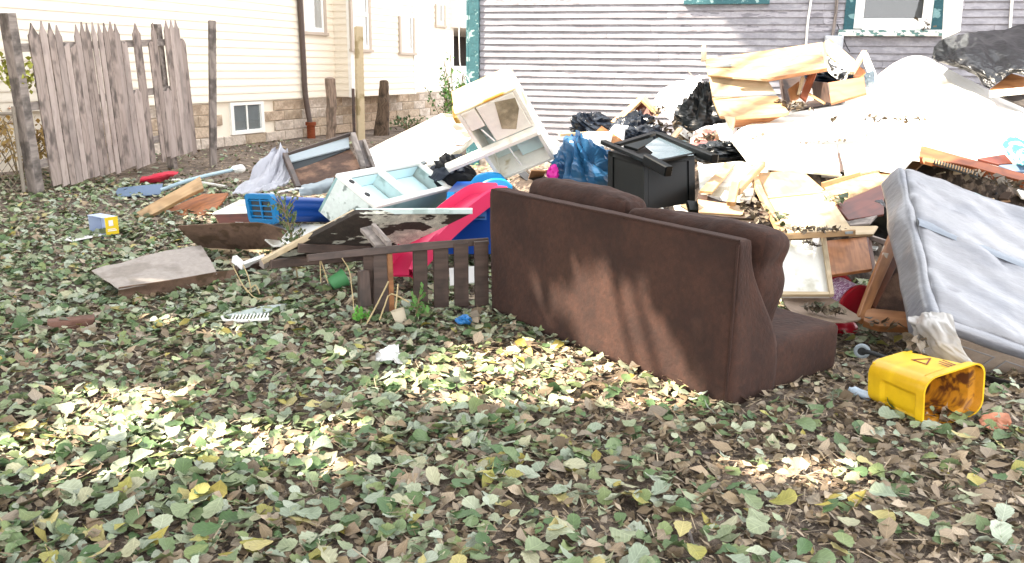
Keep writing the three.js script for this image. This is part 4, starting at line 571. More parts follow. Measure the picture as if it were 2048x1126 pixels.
single('white_board', 'white board sticking out left of the bags along the clapboards', 'board', slab(pts([1110, 308, 8.0], [1112, 296, 8.1], [1180, 262, 8.9], [1182, 270, 8.85], [1130, 306, 8.0]), .03), M.white);
single('white_stick', 'long pale stick resting on the large blue bag', 'stick', bar(at(1118, 270, 9.0), at(1178, 266, 9.2), .04, .03), M.pale);
single('white_stick', 'white stick poking up right of the black nightstand top', 'stick', bar(at(1338, 285, 8.2), at(1360, 258, 8.4), .05, .03), M.pale);
single('bare_branch', 'bare forked grey branch against the clapboards above the heap', 'branch', [tube([at(1412, 187, 9.8), at(1395, 165, 9.9), at(1374, 139, 10.0)], .012, 10, 6, .006), tube([at(1395, 165, 9.9), at(1415, 168, 9.85), at(1425, 158, 9.8)], .006), tube([at(1402, 176, 9.85), at(1384, 172, 9.9)], .006)], M.greyWood);
single('pink_rag', 'dusty pink rag between the black bags', 'cloth', patch([[at(1388, 268, 8.4), at(1412, 258, 8.5), at(1432, 262, 8.5)], [at(1380, 280, 8.2), at(1408, 274, 8.2), at(1436, 276, 8.3)], [at(1384, 292, 8.0), at(1412, 290, 8.0), at(1440, 286, 8.1)]], 18, 14, (u, v) => .06 * (fbm(u * 5, v * 5, 8) - .5), .01), M.pinkRag);
single('red_scrap', 'crumpled red and brown scraps beside the open box frame', 'cloth', patch([[at(1330, 215, 9.9), at(1355, 203, 10), at(1385, 190, 10)], [at(1340, 226, 9.8), at(1362, 220, 9.8), at(1388, 206, 9.8)]], 18, 12, (u, v) => .1 * (fbm(u * 6, v * 6, 8) - .5), .01), mat(0x9c5a48, .9));
single('white_sheet', 'white sheet bunched on the heap under the bare branch', 'cloth', patch([[at(1300, 205, 10.2), at(1345, 168, 10.4), at(1400, 150, 10.3)], [at(1320, 222, 9.9), at(1365, 200, 9.8), at(1410, 185, 9.6)], [at(1350, 250, 9.5), at(1385, 225, 9.4), at(1420, 205, 9.3)]], 26, 20, (u, v) => .1 * (fbm(u * 4, v * 4, 3) - .5), .01), M.whiteCloth);
single('white_sheet', 'pale sheet of rubbish slumped between the flattened bag and the mattress', 'cloth', patch([[at(1385, 262, 8.9), at(1430, 250, 8.7), at(1470, 240, 8.5)], [at(1392, 300, 8.2), at(1450, 290, 8.0), at(1510, 280, 7.9)], [at(1398, 345, 7.4), at(1460, 335, 7.3), at(1530, 330, 7.2)]], 26, 20, (u, v) => .06 * (fbm(u * 4, v * 4, 3) - .5), .01), M.whiteCloth);

{ // black nightstand on its side
  const Mb = at(1286, 425, 5.9), L = at(1213, 398, 6.3), Rr = at(1392, 408, 6.25), up = at(1286, 322, 6.05).sub(Mb), th = thing('black_nightstand', 'black wooden nightstand tipped over behind the sofa', 'nightstand', Mb);
  up.multiplyScalar(1.0); const A = L.clone().sub(Mb), B = Rr.clone().sub(Mb), fr = (i, j, k) => Mb.clone().addScaledVector(A, i).addScaledVector(B, j).addScaledVector(up, k), blk = (i0, i1, j0, j1, k0, k1) => hexa(fr(i0, j0, k0), fr(i1, j0, k0), fr(i0, j1, k0), fr(i0, j0, k1));
  worldPart('side_panel', blk(.04, .97, .04, .12, .02, .97), M.black, th); worldPart('side_panel', blk(.04, .12, .125, .97, .02, .97), M.black, th); worldPart('top_panel', blk(.02, .98, .02, .98, .9, 1.0), M.black, th);
  worldPart('back_panel', [blk(.9, .97, .125, .97, .02, .9), blk(.125, .9, .9, .97, .02, .9)], M.black, th);
  worldPart('stile', [blk(.86, 1, .02, .09, 0, .99), blk(.0, .1, .02, .09, 0, .98), blk(.1, .86, .02, .09, .0, .06)], M.black, th); worldPart('stile', [blk(.02, .09, .88, 1.0, 0, .99), blk(.02, .09, .1, .88, .9, .985)], M.black, th);
  worldPart('top_sheet', slab(pts([1290, 322, 6.02], [1388, 311, 6.22], [1372, 283, 6.65], [1318, 276, 6.85], [1286, 290, 6.6], [1306, 306, 6.3]), .006, { front: true }), M.foil, th, 'shiny scuffed upper side mirroring the sky');
  worldPart('leg', bar(at(1206, 284, 6.5), at(1300, 324, 5.95), .05, .03), M.black, th); worldPart('leg', bar(at(1292, 318, 5.92), at(1338, 343, 5.7), .065, .07), M.black, th); worldPart('leg', bar(at(1318, 272, 6.9), at(1430, 318, 6.0), .06, .06), M.black, th);
  worldPart('rail', bar(at(1232, 290, 6.5), at(1312, 266, 7.0), .06, .025), M.black, th); worldPart('rail', slab(pts([1248, 290, 6.4], [1306, 274, 6.8], [1308, 280, 6.75], [1276, 298, 6.35]), .02), tm(TX.black, .3, { color: 0xb7c7c0 }), th); worldPart('rail', bar(at(1292, 328, 5.98), at(1390, 308, 6.24), .04, .02), M.black, th);
  worldPart('foot', slab(pts([1374, 400, 6.1], [1394, 402, 6.15], [1426, 424, 6.05], [1380, 420, 6.0]), .03), M.black, th);
}
// ---------------------------------------------------------------- drawers on top of the heap
{
  const th = thing('upper_drawer', 'sunlit pine drawer lying on top of the heap below the window', 'drawer', at(1530, 170, 8.7));
  worldPart('bottom_panel', slab(pts([1410, 118, 9.0], [1552, 98, 8.9], [1644, 84, 8.8], [1653, 138, 8.3], [1534, 158, 8.4], [1466, 154, 8.5], [1416, 150, 8.6]), .02), M.pine, th);
  worldPart('front_panel', bar(at(1534, 160, 8.38), at(1654, 139, 8.28), .05, .035), M.oak, th); worldPart('side_panel', bar(at(1466, 155, 8.48), at(1536, 160, 8.38), .04, .025), M.pale, th); worldPart('metal_runner', bar(at(1420, 133, 8.8), at(1463, 130, 8.7), .03, .03), M.metal, th); worldPart('corner_stick', slab(pts([1404, 90, 9.1], [1412, 89, 9.1], [1414, 120, 8.95], [1402, 121, 8.95]), .02), M.pale, th);
  worldPart('side_panel', slab(pts([1644, 84, 8.8], [1653, 138, 8.3], [1657, 130, 8.5], [1650, 86, 8.95]), .015), M.pale, th);
}
{
  const th = thing('lower_drawer', 'wide pine drawer front below the upper drawer, its underside brown', 'drawer', at(1500, 255, 8.4));
  worldPart('bottom_panel', slab(pts([1418, 153, 8.75], [1536, 161, 8.5], [1553, 188, 8.35], [1424, 192, 8.5]), .02), M.pale, th); worldPart('front_panel', slab(pts([1424, 195, 8.48], [1555, 191, 8.32], [1578, 224, 8.0], [1566, 228, 7.98], [1470, 236, 8.1], [1440, 232, 8.2]), .03), M.pine, th);
  worldPart('edge_strip', bar(at(1470, 236, 8.08), at(1566, 229, 7.97), .03, .03), M.pine, th); worldPart('underside', slab(pts([1469, 240, 8.15], [1564, 233, 8.05], [1540, 244, 8.1], [1464, 257, 8.2]), .01), M.oak, th); worldPart('leg', slab(pts([1448, 232, 8.15], [1470, 234, 8.08], [1465, 258, 8.0], [1456, 254, 8.05]), .03), M.pale, th);
  worldPart('lock_rail', bar(at(1428, 193, 8.46), at(1553, 189, 8.33), .02, .015), M.metal, th);
}
single('dark_box', 'dark open wooden carcass between the two drawers and the pink drawer', 'cabinet', (() => { const o = at(1572, 222, 8.8), a = at(1690, 205, 8.8), b = at(1560, 150, 9.0), c = o.clone().add(V(.1, .05, -.45)); const A = a.clone().sub(o), B = b.clone().sub(o), C = c.clone().sub(o), q = (i, j, k) => o.clone().addScaledVector(A, i).addScaledVector(B, j).addScaledVector(C, k), f = (i0, i1, j0, j1, k0, k1) => hexa(q(i0, j0, k0), q(i1, j0, k0), q(i0, j1, k0), q(i0, j0, k1)); return [f(0, 1, 0, 1, .95, 1), f(0, .03, 0, 1, 0, .95), f(.97, 1, 0, 1, 0, .95), f(.03, .97, 0, .04, 0, .95)]; })(), M.darkWood);
single('short_board', 'short board standing in the dark gap under the upper drawer', 'board', slab(pts([1576, 178, 8.5], [1598, 162, 8.6], [1602, 190, 8.4], [1582, 204, 8.3]), .03), M.oak);
single('thin_lath', 'thin pale lath standing in the dark gap', 'lath', bar(at(1597, 190, 8.4), at(1606, 154, 8.5), .03, .02), M.pale);
single('thin_lath', 'reddish lath slanting beside the short board', 'lath', slab(pts([1600, 192, 8.35], [1616, 150, 8.5], [1634, 146, 8.5], [1612, 202, 8.3]), .03), tm(TX.oak, .6, { color: 0xd0a090 }));
single('thin_lath', 'diagonal lath crossing the dark gap toward the pink drawer', 'lath', bar(at(1618, 188, 8.35), at(1650, 207, 8.2), .025, .02), M.pine);
{ const o = at(1662, 206, 8.0), a = at(1735, 188, 7.9), b = at(1655, 166, 8.15), c = at(1628, 200, 8.5), th = thing('veneered_box', 'pinkish veneered drawer right of the dark gap', 'drawer', o); worldPart('front_panel', slab(pts([1655, 165, 8.15], [1728, 153, 8.05], [1733, 186, 7.9], [1662, 207, 8.0]), .03), tm(TX.pine, .5, { color: 0xf0b8a0 }), th); worldPart('side_panel', hexa(o, b, c, o.clone().add(a.clone().sub(o).multiplyScalar(.03))), M.darkWood, th); }
single('cream_plank', 'cream wooden plank with a knot slanting below the meter box', 'plank', slab(pts([1650, 82, 9.3], [1660, 77, 9.35], [1711, 121, 9.0], [1706, 138, 8.9], [1699, 146, 8.85], [1652, 103, 9.15]), .03), tm(woodTex('#e2cd9c', '#b59262', 81, 3), .7));
single('patterned_cushion', 'black and white patterned fabric under the cream plank', 'cushion', slab(pts([1650, 106, 9.14], [1698, 146, 8.84], [1690, 152, 8.8], [1668, 138, 8.9], [1651, 122, 9.0]), .08), M.pattern);
single('angled_stick', 'pale stick leaning left in the inverted V beside the window wall', 'stick', bar(at(1729, 104, 9.0), at(1704, 146, 8.8), .05, .04), M.pale); single('angled_stick', 'white stick leaning right in the inverted V beside the window wall', 'stick', bar(at(1728, 108, 8.98), at(1748, 156, 8.7), .07, .03), M.white);
single('peach_board', 'peach board end between the inverted V sticks', 'board', slab(pts([1712, 128, 8.95], [1730, 140, 8.9], [1735, 156, 8.8], [1708, 152, 8.8]), .02), tm(TX.pine, .6, { color: 0xffd0b8 }));
single('silver_foil', 'crumpled silver foil scrap at the foot of the inverted V sticks', 'foil', bagGeo(at(1737, 160, 8.6), V(.07, .09, .06), 61, V(.3, 1, .4), .4, 20), M.foil);
// ---------------------------------------------------------------- white mattress and sheets
{
  const th = thing('white_mattress', 'large sunlit white mattress sagging over the right of the heap', 'mattress', at(1800, 330, 6.8));
  const G = [[at(1640, 214, 9.4), at(1735, 166, 9.6), at(1800, 120, 9.8), at(1838, 112, 9.8), at(1900, 140, 9.4), at(1990, 187, 8.7), at(2090, 235, 8.2)], [at(1560, 232, 8.6), at(1660, 218, 8.7), at(1760, 190, 8.9), at(1840, 175, 8.9), at(1920, 195, 8.5), at(2000, 225, 8.0), at(2090, 262, 7.6)], [at(1490, 252, 8.0), at(1600, 250, 7.9), at(1720, 240, 8.0), at(1830, 232, 8.0), at(1920, 245, 7.6), at(2000, 265, 7.2), at(2090, 290, 6.9)], [at(1462, 275, 7.6), at(1570, 283, 7.4), at(1690, 280, 7.4), at(1800, 275, 7.3), at(1900, 285, 6.9), at(1990, 300, 6.6), at(2090, 315, 6.3)]];
  worldPart('mattress_body', patch(G, 60, 40, (u, v) => .03 * (fbm(u * 5, v * 5, 4) - .5), .2), M.quilt, th);
}
single('hardboard_sheet', 'white hardboard sheet below the mattress, left of the dark slit', 'panel', slab(pts([1462, 278, 7.3], [1600, 286, 7.2], [1672, 290, 7.1], [1684, 350, 6.3], [1640, 345, 6.4], [1530, 335, 6.6], [1496, 322, 6.8]), .02), M.white);
single('hardboard_sheet', 'white hardboard sheet below the mattress, right of the dark slit', 'panel', slab(pts([1677, 290, 7.1], [1780, 282, 6.9], [1850, 290, 6.7], [1800, 345, 6.1], [1760, 338, 6.2], [1690, 350, 6.25]), .02), M.white);
single('dark_stick', 'dark upright stick in the slit between the white sheets', 'stick', tube([at(1677, 308, 6.6), at(1682, 330, 6.4), at(1683, 346, 6.25)], .012), M.darkWood);
// ---------------------------------------------------------------- plywood and drawers right of the sofa
{
  const th = thing('plywood_door', 'large pale plywood door with a frame lying across the heap behind the sofa', 'door', at(1620, 470, 5.0));
  worldPart('panel', slab(pts([1519, 345, 6.5], [1604, 340, 6.4], [1649, 379, 6.0], [1626, 388, 5.9], [1520, 398, 5.95], [1507, 370, 6.2]), .02), M.pine, th); worldPart('panel', slab(pts([1521, 399, 5.92], [1626, 389, 5.86], [1652, 381, 5.96], [1708, 464, 5.1], [1562, 472, 5.15], [1545, 440, 5.45]), .025), M.pale, th);
  worldPart('stile', slab(pts([1501, 362, 6.25], [1511, 356, 6.3], [1525, 392, 5.95], [1566, 470, 5.14], [1556, 474, 5.1], [1512, 386, 5.95]), .035, { front: true }), M.pine, th); worldPart('bottom_rail', bar(at(1556, 474, 5.08), at(1710, 465, 5.05), .03, .035), M.pine, th); worldPart('rail', bar(at(1522, 397, 5.9), at(1645, 384, 5.92), .05, .012), M.pale, th); worldPart('hinge_scrap', bar(at(1690, 466, 5.03), at(1706, 465, 5.02), .012, .015), M.metal, th);
}
{ // cabinet door panel below
  const th = thing('cabinet_door', 'off white cabinet door standing right of the sofa cushion', 'cabinet door', at(1610, 594, 4.8));
  worldPart('panel', slab(pts([1556, 482, 5.15], [1644, 476, 5.15], [1661, 592, 4.72], [1562, 592, 4.75]), .02), M.white, th); worldPart('stile', slab(pts([1641, 474, 5.12], [1650, 474, 5.12], [1667, 594, 4.7], [1658, 596, 4.7]), .03, { front: true }), M.pale, th); worldPart('bottom_rail', slab(pts([1560, 587, 4.75], [1660, 588, 4.72], [1661, 594, 4.7], [1561, 594, 4.72]), .02, { front: true }), M.pale, th); worldPart('torn_strip', slab(pts([1625, 478, 5.11], [1640, 477, 5.11], [1632, 505, 5.0], [1626, 520, 4.95]), .006, { front: true, b: .001 }), M.paper, th);
}
{ const th = thing('oak_drawer_front', 'reddish oak drawer front beside the off white cabinet door', 'drawer', at(1700, 548, 4.85)); worldPart('front_panel', slab(pts([1650, 481, 5.1], [1733, 473, 5.15], [1745, 538, 4.9], [1662, 550, 4.85]), .025), tm(woodTex('#b5794c', '#7d4d2b', 83, 6, .5), .5), th); worldPart('side_panel', slab(pts([1734, 474, 5.15], [1742, 478, 5.35], [1752, 536, 5.1], [1746, 538, 4.9]), .015), M.red, th); }
{ const th = thing('mahogany_drawer', 'open mahogany drawer with pine inside, left of the box spring', 'drawer', at(1690, 438, 5.6));
  worldPart('bottom_panel', slab(pts([1646, 372, 6.2], [1743, 344, 6.3], [1768, 366, 5.9], [1672, 408, 5.7]), .012), M.pine, th); worldPart('front_panel', slab(pts([1671, 409, 5.66], [1769, 367, 5.86], [1768, 428, 5.6], [1697, 439, 5.4]), .02), M.red, th); worldPart('side_panel', slab(pts([1742, 344, 6.3], [1750, 338, 6.35], [1778, 362, 5.95], [1770, 366, 5.88]), .04), M.pine, th); worldPart('side_panel', bar(at(1644, 372, 6.18), at(1744, 343, 6.28), .02, .05), M.pine, th); worldPart('end_panel', slab(pts([1744, 336, 6.5], [1770, 325, 6.5], [1785, 350, 6.2], [1776, 362, 6.0]), .015), M.pine, th); }
single('broken_board', 'splintered pale board end sticking out under the plywood door', 'board', slab(pts([1690, 452, 5.2], [1752, 451, 5.25], [1757, 453, 5.24], [1747, 468, 5.15], [1700, 470, 5.12]), .02), M.pale);
single('broken_board', 'thin grey board slanting below the mahogany drawer', 'board', slab(pts([1690, 440, 5.5], [1728, 436, 5.5], [1764, 420, 5.6], [1740, 446, 5.4], [1700, 450, 5.35]), .015), M.greyWood);
single('metal_rail', 'thin grey rail in the gap right of the oak drawer front', 'rail', bar(at(1738, 474, 5.3), at(1775, 486, 5.2), .03, .03), M.greyWood);
single('bent_board', 'curved pale hardboard sheet resting on the sofa seat', 'board', patch([[at(1564, 594, 4.85), at(1610, 596, 4.85), at(1664, 596, 4.85)], [at(1568, 604, 4.7), at(1625, 612, 4.7), at(1694, 617, 4.68)], [at(1575, 616, 4.6), at(1635, 632, 4.52), at(1722, 637, 4.5)], [at(1592, 630, 4.52), at(1640, 643, 4.45), at(1690, 643, 4.42)]], 30, 20, null, .008), tm(TX.card, .8, { color: 0xe8d6c4 }));
{ // red plastic spool
  const c = at(1690, 600, 5.0), ax = V(.35, -.12, .93).normalize(), q = new THREE.Quaternion().setFromUnitVectors(V(0, 1, 0), ax), th = thing('red_spool', 'red plastic drum with a patterned band under the oak drawer front', 'drum', c);
  const mk = (p) => new THREE.LatheGeometry(p.map((k) => new THREE.Vector2(...k)), 40).applyQuaternion(q); part('flange', mk([[0, .1], [.1, .1], [.125, .105], [.135, .115], [.135, .09], [.12, .08], [0, .08]]), M.redPlastic, th); part('flange', mk([[0, -.12], [.135, -.12], [.135, -.09], [0, -.09]]), M.redPlastic, th); part('band', mk([[.115, -.09], [.115, .08]]), tm(tex(128, 128, (u, v) => (vn(u * 20, v * 20, 4, 20) > .52 ? [.92, .86, .95] : [.6, .35, .6]), .25), .5), th, 'lilac patterned band');
}
{ const c = at(1688, 656, 4.75); single('red_ball', 'red plastic ball base showing below the bent board', 'toy', new THREE.SphereGeometry(.07, 24, 16).scale(1.1, .8, 1).translate(c.x, c.y, c.z), M.redPlastic); }
{ // wooden table frame on edge
  const th = thing('table_frame', 'brown wooden table frame on edge with a metal corner bracket beside the box spring', 'table', at(1760, 650, 4.6));
  worldPart('panel', slab(pts([1786, 490, 5.1], [1835, 520, 5.0], [1835, 640, 4.6], [1742, 640, 4.62]), .02), M.brown, th); worldPart('leg', slab(pts([1776, 470, 5.1], [1795, 482, 5.05], [1742, 600, 4.72], [1722, 650, 4.52], [1708, 640, 4.55], [1738, 560, 4.8]), .05, { front: true }), M.oak, th); worldPart('apron', slab(pts([1793, 500, 5.02], [1806, 505, 5.0], [1748, 622, 4.64], [1733, 612, 4.66]), .03, { front: true }), tm(TX.oak, .6, { color: 0xb89880 }), th);
  worldPart('bottom_rail', slab(pts([1726, 622, 4.55], [1745, 616, 4.58], [1822, 624, 4.5], [1826, 655, 4.42], [1760, 652, 4.45], [1728, 642, 4.5]), .05), M.oak, th); worldPart('bracket', [slab(pts([1766, 493, 5.0], [1790, 486, 5.02], [1783, 512, 4.95], [1775, 520, 4.92], [1760, 514, 4.93]), .01, { front: true }), slab(pts([1764, 507, 4.92], [1776, 509, 4.91], [1773, 519, 4.89], [1762, 516, 4.9]), .016, { front: true })], mat(0xb8a898, .5), th);
}
// ---------------------------------------------------------------- wrapped box spring
{
  const o = at(1878, 632, 4.0), a0 = at(2048, 690, 4.035), a = o.clone().addScaledVector(a0.clone().sub(o).normalize(), 1.5), b = at(1810, 325, 4.9), { g, w, h } = framed('wrapped_box_spring', 'box spring in torn clear plastic leaning over the yellow bucket', 'box spring', o, a, b), T = .17;
  console.log('boxspring', w.toFixed(2), h.toFixed(2));
  const k = softBox(w, h, T, .045, .022, (q, n, W, H, TT) => { const s = .03 * (fbm(q.x * 2 + q.y * 1.2, q.y * 6 + q.x * 2.4, 5) - .5) + .014 * (Math.abs(vn(q.x * 2.2 + 3, q.y * 9 + q.x * 3.5, 15) * 2 - 1) - .5) + .009 * (fbm(q.x * 4, q.y * 18 - q.x * 5, 8) - .5); if (n.lengthSq()) q.addScaledVector(n, s * 1.4 + .012 * n3(q, 7, 3)); else q.z += Math.sign(q.z) * s; }); k.translate(0, 0, -T);
  part('wrapped_body', k, M.wrap, g);
  const xx = (i) => lerp(.02, w, i / 6), face = (j, z, dy = 0) => Array.from({ length: 9 }, (_, i) => V(lerp(-.005, w, i / 8), j + dy * i, z));
  part('blue_band', patch([face(h * .60, .004, -.012), face(h * .57, .012, -.012), face(h * .545, .004, -.012)], 60, 6, (u, v) => .004 * (fbm(u * 20, v * 3, 3) - .5), .003), phys(0x737b86, .35), g, 'blue grey fold of plastic across the face');
  part('side_panel', softBox(.06, h * 1.0, .18, .028, .02, (q, n) => q.addScaledVector(n, .022 * n3(q, 6, 7) + .02 * (fbm(q.y * 5, q.z * 9, 3) - .5))).translate(-.045, -.02, -.183), M.wrap, g, 'padded pale plastic side of the box spring');
  part('front_roll', softBox(w, .06, .07, .028, .02, (q, n) => q.addScaledVector(n, .014 * n3(q, 5, 17))).translate(-.01, -.045, -.07), M.wrap, g); const band = tm(TX.card, .8, { color: 0xf0e6da });
  part('printed_border', bx(-.0, w, -.04, -.002, -.25, -.06, .006), band, g, 'tan quilted border with grey printed rectangles'); for (let i = 0; i < 5; i++) { const x = .2 + i * .26; part('border_print', [bx(x, x + .2, -.0425, -.0405, -.11, -.103, 0), bx(x, x + .2, -.0425, -.0405, -.22, -.213, 0), bx(x, x + .008, -.0425, -.0405, -.213, -.11, 0), bx(x + .192, x + .2, -.0425, -.0405, -.213, -.11, 0)], mat(0x8d8a8a, .8), g); }
  worldPart('loose_plastic', patch([[at(1818, 634, 4.1), at(1860, 622, 4.0), at(1905, 632, 3.92)], [at(1820, 650, 4.05), at(1862, 650, 3.9), at(1915, 670, 3.8)], [at(1834, 680, 4.0), at(1872, 690, 3.84), at(1930, 705, 3.76)], [at(1846, 704, 3.95), at(1885, 722, 3.82), at(1960, 742, 3.7)]], 26, 26, (u, v) => .035 * (fbm(u * 5, v * 5, 23) - .5) + .015 * (fbm(u * 14, v * 9, 24) - .5), .002), phys(0xd8d4d0, .25, { transmission: .55, thickness: 0, clearcoat: .6 }), g, 'torn clear plastic hanging at the lower left corner');
  worldPart('torn_flap', patch([[at(1748, 402, 5.15), at(1764, 398, 5.12)], [at(1768, 410, 5.08), at(1782, 425, 5.05)]], 6, 6, (u, v) => .02 * (fbm(u * 5, v * 5, 2) - .5), .002), M.wrap, g);
  worldPart('black_liner', patch([[at(1950, 742, 3.95), at(2010, 760, 3.9), at(2080, 780, 3.85)], [at(1960, 775, 4.0), at(2020, 800, 3.95), at(2080, 820, 3.9)]], 14, 10, (u, v) => .03 * (fbm(u * 5, v * 5, 2) - .5), .004), mat(0x2b2725, .95), g, 'dark torn underside lining');
}
{ // wooden bed rail with wicker
  const th = thing('bed_frame', 'brown wooden bed frame with a wicker panel behind the box spring', 'bed frame', at(1950, 370, 5.9));
  worldPart('top_rail', slab(pts([1842, 291, 6.3], [1856, 294, 6.28], [2060, 350, 5.5], [2060, 366, 5.42], [1940, 332, 5.85], [1838, 313, 6.2]), .06), tm(TX.oak, .5, { color: 0xe8b498 }), th); worldPart('cane_panel', slab(pts([1866, 318, 6.1], [1956, 344, 5.75], [1956, 352, 5.7], [1860, 322, 6.08]), .02), M.dim, th); for (let i = 0; i < 16; i++) worldPart('cane', bar(at(1868 + i * 5.6, 318 + i * 1.6, 6.06 - i * .021), at(1866 + i * 5.6, 326 + i * 1.6, 6.03 - i * .021), .008, .008), M.pine, th); worldPart('end_block', slab(pts([1846, 314, 6.12], [1866, 317, 6.08], [1866, 326, 6.04], [1850, 322, 6.06]), .03), M.oak, th);
}
single('cyan_cloth', 'bright cyan patterned cloth at the right edge above the bed frame', 'cloth', patch([[at(2004, 286, 6.3), at(2024, 274, 6.35), at(2070, 288, 6.2)], [at(2014, 306, 6.1), at(2036, 300, 6.1), at(2070, 308, 6.05)], [at(2032, 326, 5.9), at(2050, 327, 5.9), at(2075, 330, 5.9)]], 20, 16, (u, v) => .03 * (fbm(u * 5, v * 5, 2) - .5), .008), M.cyan);
single('dark_red_board', 'dark red board corner under the cyan cloth', 'board', slab(pts([1955, 317, 6.3], [2010, 308, 6.3], [2026, 326, 6.1], [1998, 328, 6.1]), .02), M.red); single('grey_strip', 'grey painted strip right of the dark red board', 'strip', slab(pts([1998, 330, 6.0], [2060, 326, 6.0], [2060, 342, 5.9], [2030, 342, 5.9]), .02), M.greyBlue);
{ // black plastic sheet
  const th = thing('black_plastic_sheet', 'black plastic sheeting draped over furniture at the upper right', 'plastic sheet', at(1990, 200, 8.6));
  worldPart('sheet', patch([[at(1864, 116, 9.2), at(1874, 84, 9.5), at(1908, 66, 9.7), at(1950, 57, 9.7), at(2000, 58, 9.6), at(2080, 52, 9.4)], [at(1868, 119, 9.0), at(1890, 105, 8.9), at(1920, 92, 8.9), at(1965, 86, 8.9), at(2015, 86, 8.8), at(2080, 92, 8.6)], [at(1886, 128, 8.8), at(1908, 122, 8.6), at(1938, 118, 8.5), at(1978, 118, 8.5), at(2025, 122, 8.3), at(2080, 128, 8.1)], [at(1928, 150, 8.5), at(1945, 146, 8.3), at(1966, 146, 8.2), at(1990, 146, 8.2), at(2022, 138, 8.1), at(2080, 145, 7.9)], [at(1978, 178, 8.1), at(1982, 174, 8.1), at(1990, 168, 8.1), at(2005, 158, 8.1), at(2026, 147, 8.1), at(2080, 158, 7.9)]], 70, 50, (u, v) => (.16 * (fbm(u * 3, v * 2.4, 33) - .5) + .05 * (fbm(u * 9, v * 7, 34) - .5)) * smooth(1, .8, v) + .02 * (Math.abs(vn(u * 9 + v * 3, v * 5, 37) * 2 - 1) - .5), .006), M.blackSheet, th);
  worldPart('brown_underside', slab(pts([1980, 178, 8.2], [2022, 146, 8.3], [2070, 160, 8.2], [2070, 172, 8.1]), .02), M.oak, th, 'brown furniture showing under the sheet');
}
single('white_bar', 'white bar crossing at the right edge under the black sheeting', 'bar', bar(at(1980, 188, 8.0), at(2080, 178, 7.9), .05, .06), M.white); single('dark_grey_board', 'dark grey board under the white bar at the right edge', 'board', slab(pts([2000, 191, 8.3], [2080, 186, 8.2], [2080, 225, 7.8]), .02), tm(TX.grey, .8, { color: 0x777777 }));
single('leaning_white_board', 'tall white board leaning on the clapboards right of the window', 'board', slab(pts([1893, -60, 10.9], [1932, -60, 10.9], [1921, 62, 10.4], [1886, 78, 10.3]), .03), M.white);
// ---------------------------------------------------------------- boards left of the plywood door
single('white_door', 'white door lying flat behind the sofa right of the nightstand', 'door', slab(pts([1396, 330, 6.9], [1480, 322, 7.0], [1540, 335, 6.6], [1500, 400, 5.9], [1400, 390, 6.1]), .03), M.white);
single('pine_batten', 'pine batten lying along the white door behind the nightstand', 'batten', bar(at(1412, 385, 5.95), at(1460, 328, 6.75), .09, .02), M.pine); single('pine_batten', 'thick pine batten slanting from the plywood door toward the mattress', 'batten', bar(at(1472, 384, 5.85), at(1524, 328, 6.5), .06, .05), M.pine); single('pine_batten', 'short upright pine batten beside the thick slanting batten', 'batten', bar(at(1462, 408, 5.7), at(1471, 366, 5.85), .06, .04), M.pine);
single('white_drawer_front', 'low off white drawer front behind the right sofa cushion', 'drawer', slab(pts([1396, 398, 5.8], [1490, 412, 5.75], [1486, 430, 5.65], [1398, 424, 5.7]), .02), tm(TX.pale, .6, { color: 0xf6e8e0 })); single('dark_slab', 'dark board behind the low off white drawer front', 'board', slab(pts([1396, 388, 6.1], [1520, 388, 6.1], [1545, 440, 5.8], [1400, 430, 5.8]), .02), M.darkWood); single('small_carton', 'small white carton in the gap left of the plywood door', 'carton', hexa(at(1490, 392, 5.95), at(1506, 392, 5.95), at(1490, 378, 5.97), at(1494, 388, 6.15)), M.paper);
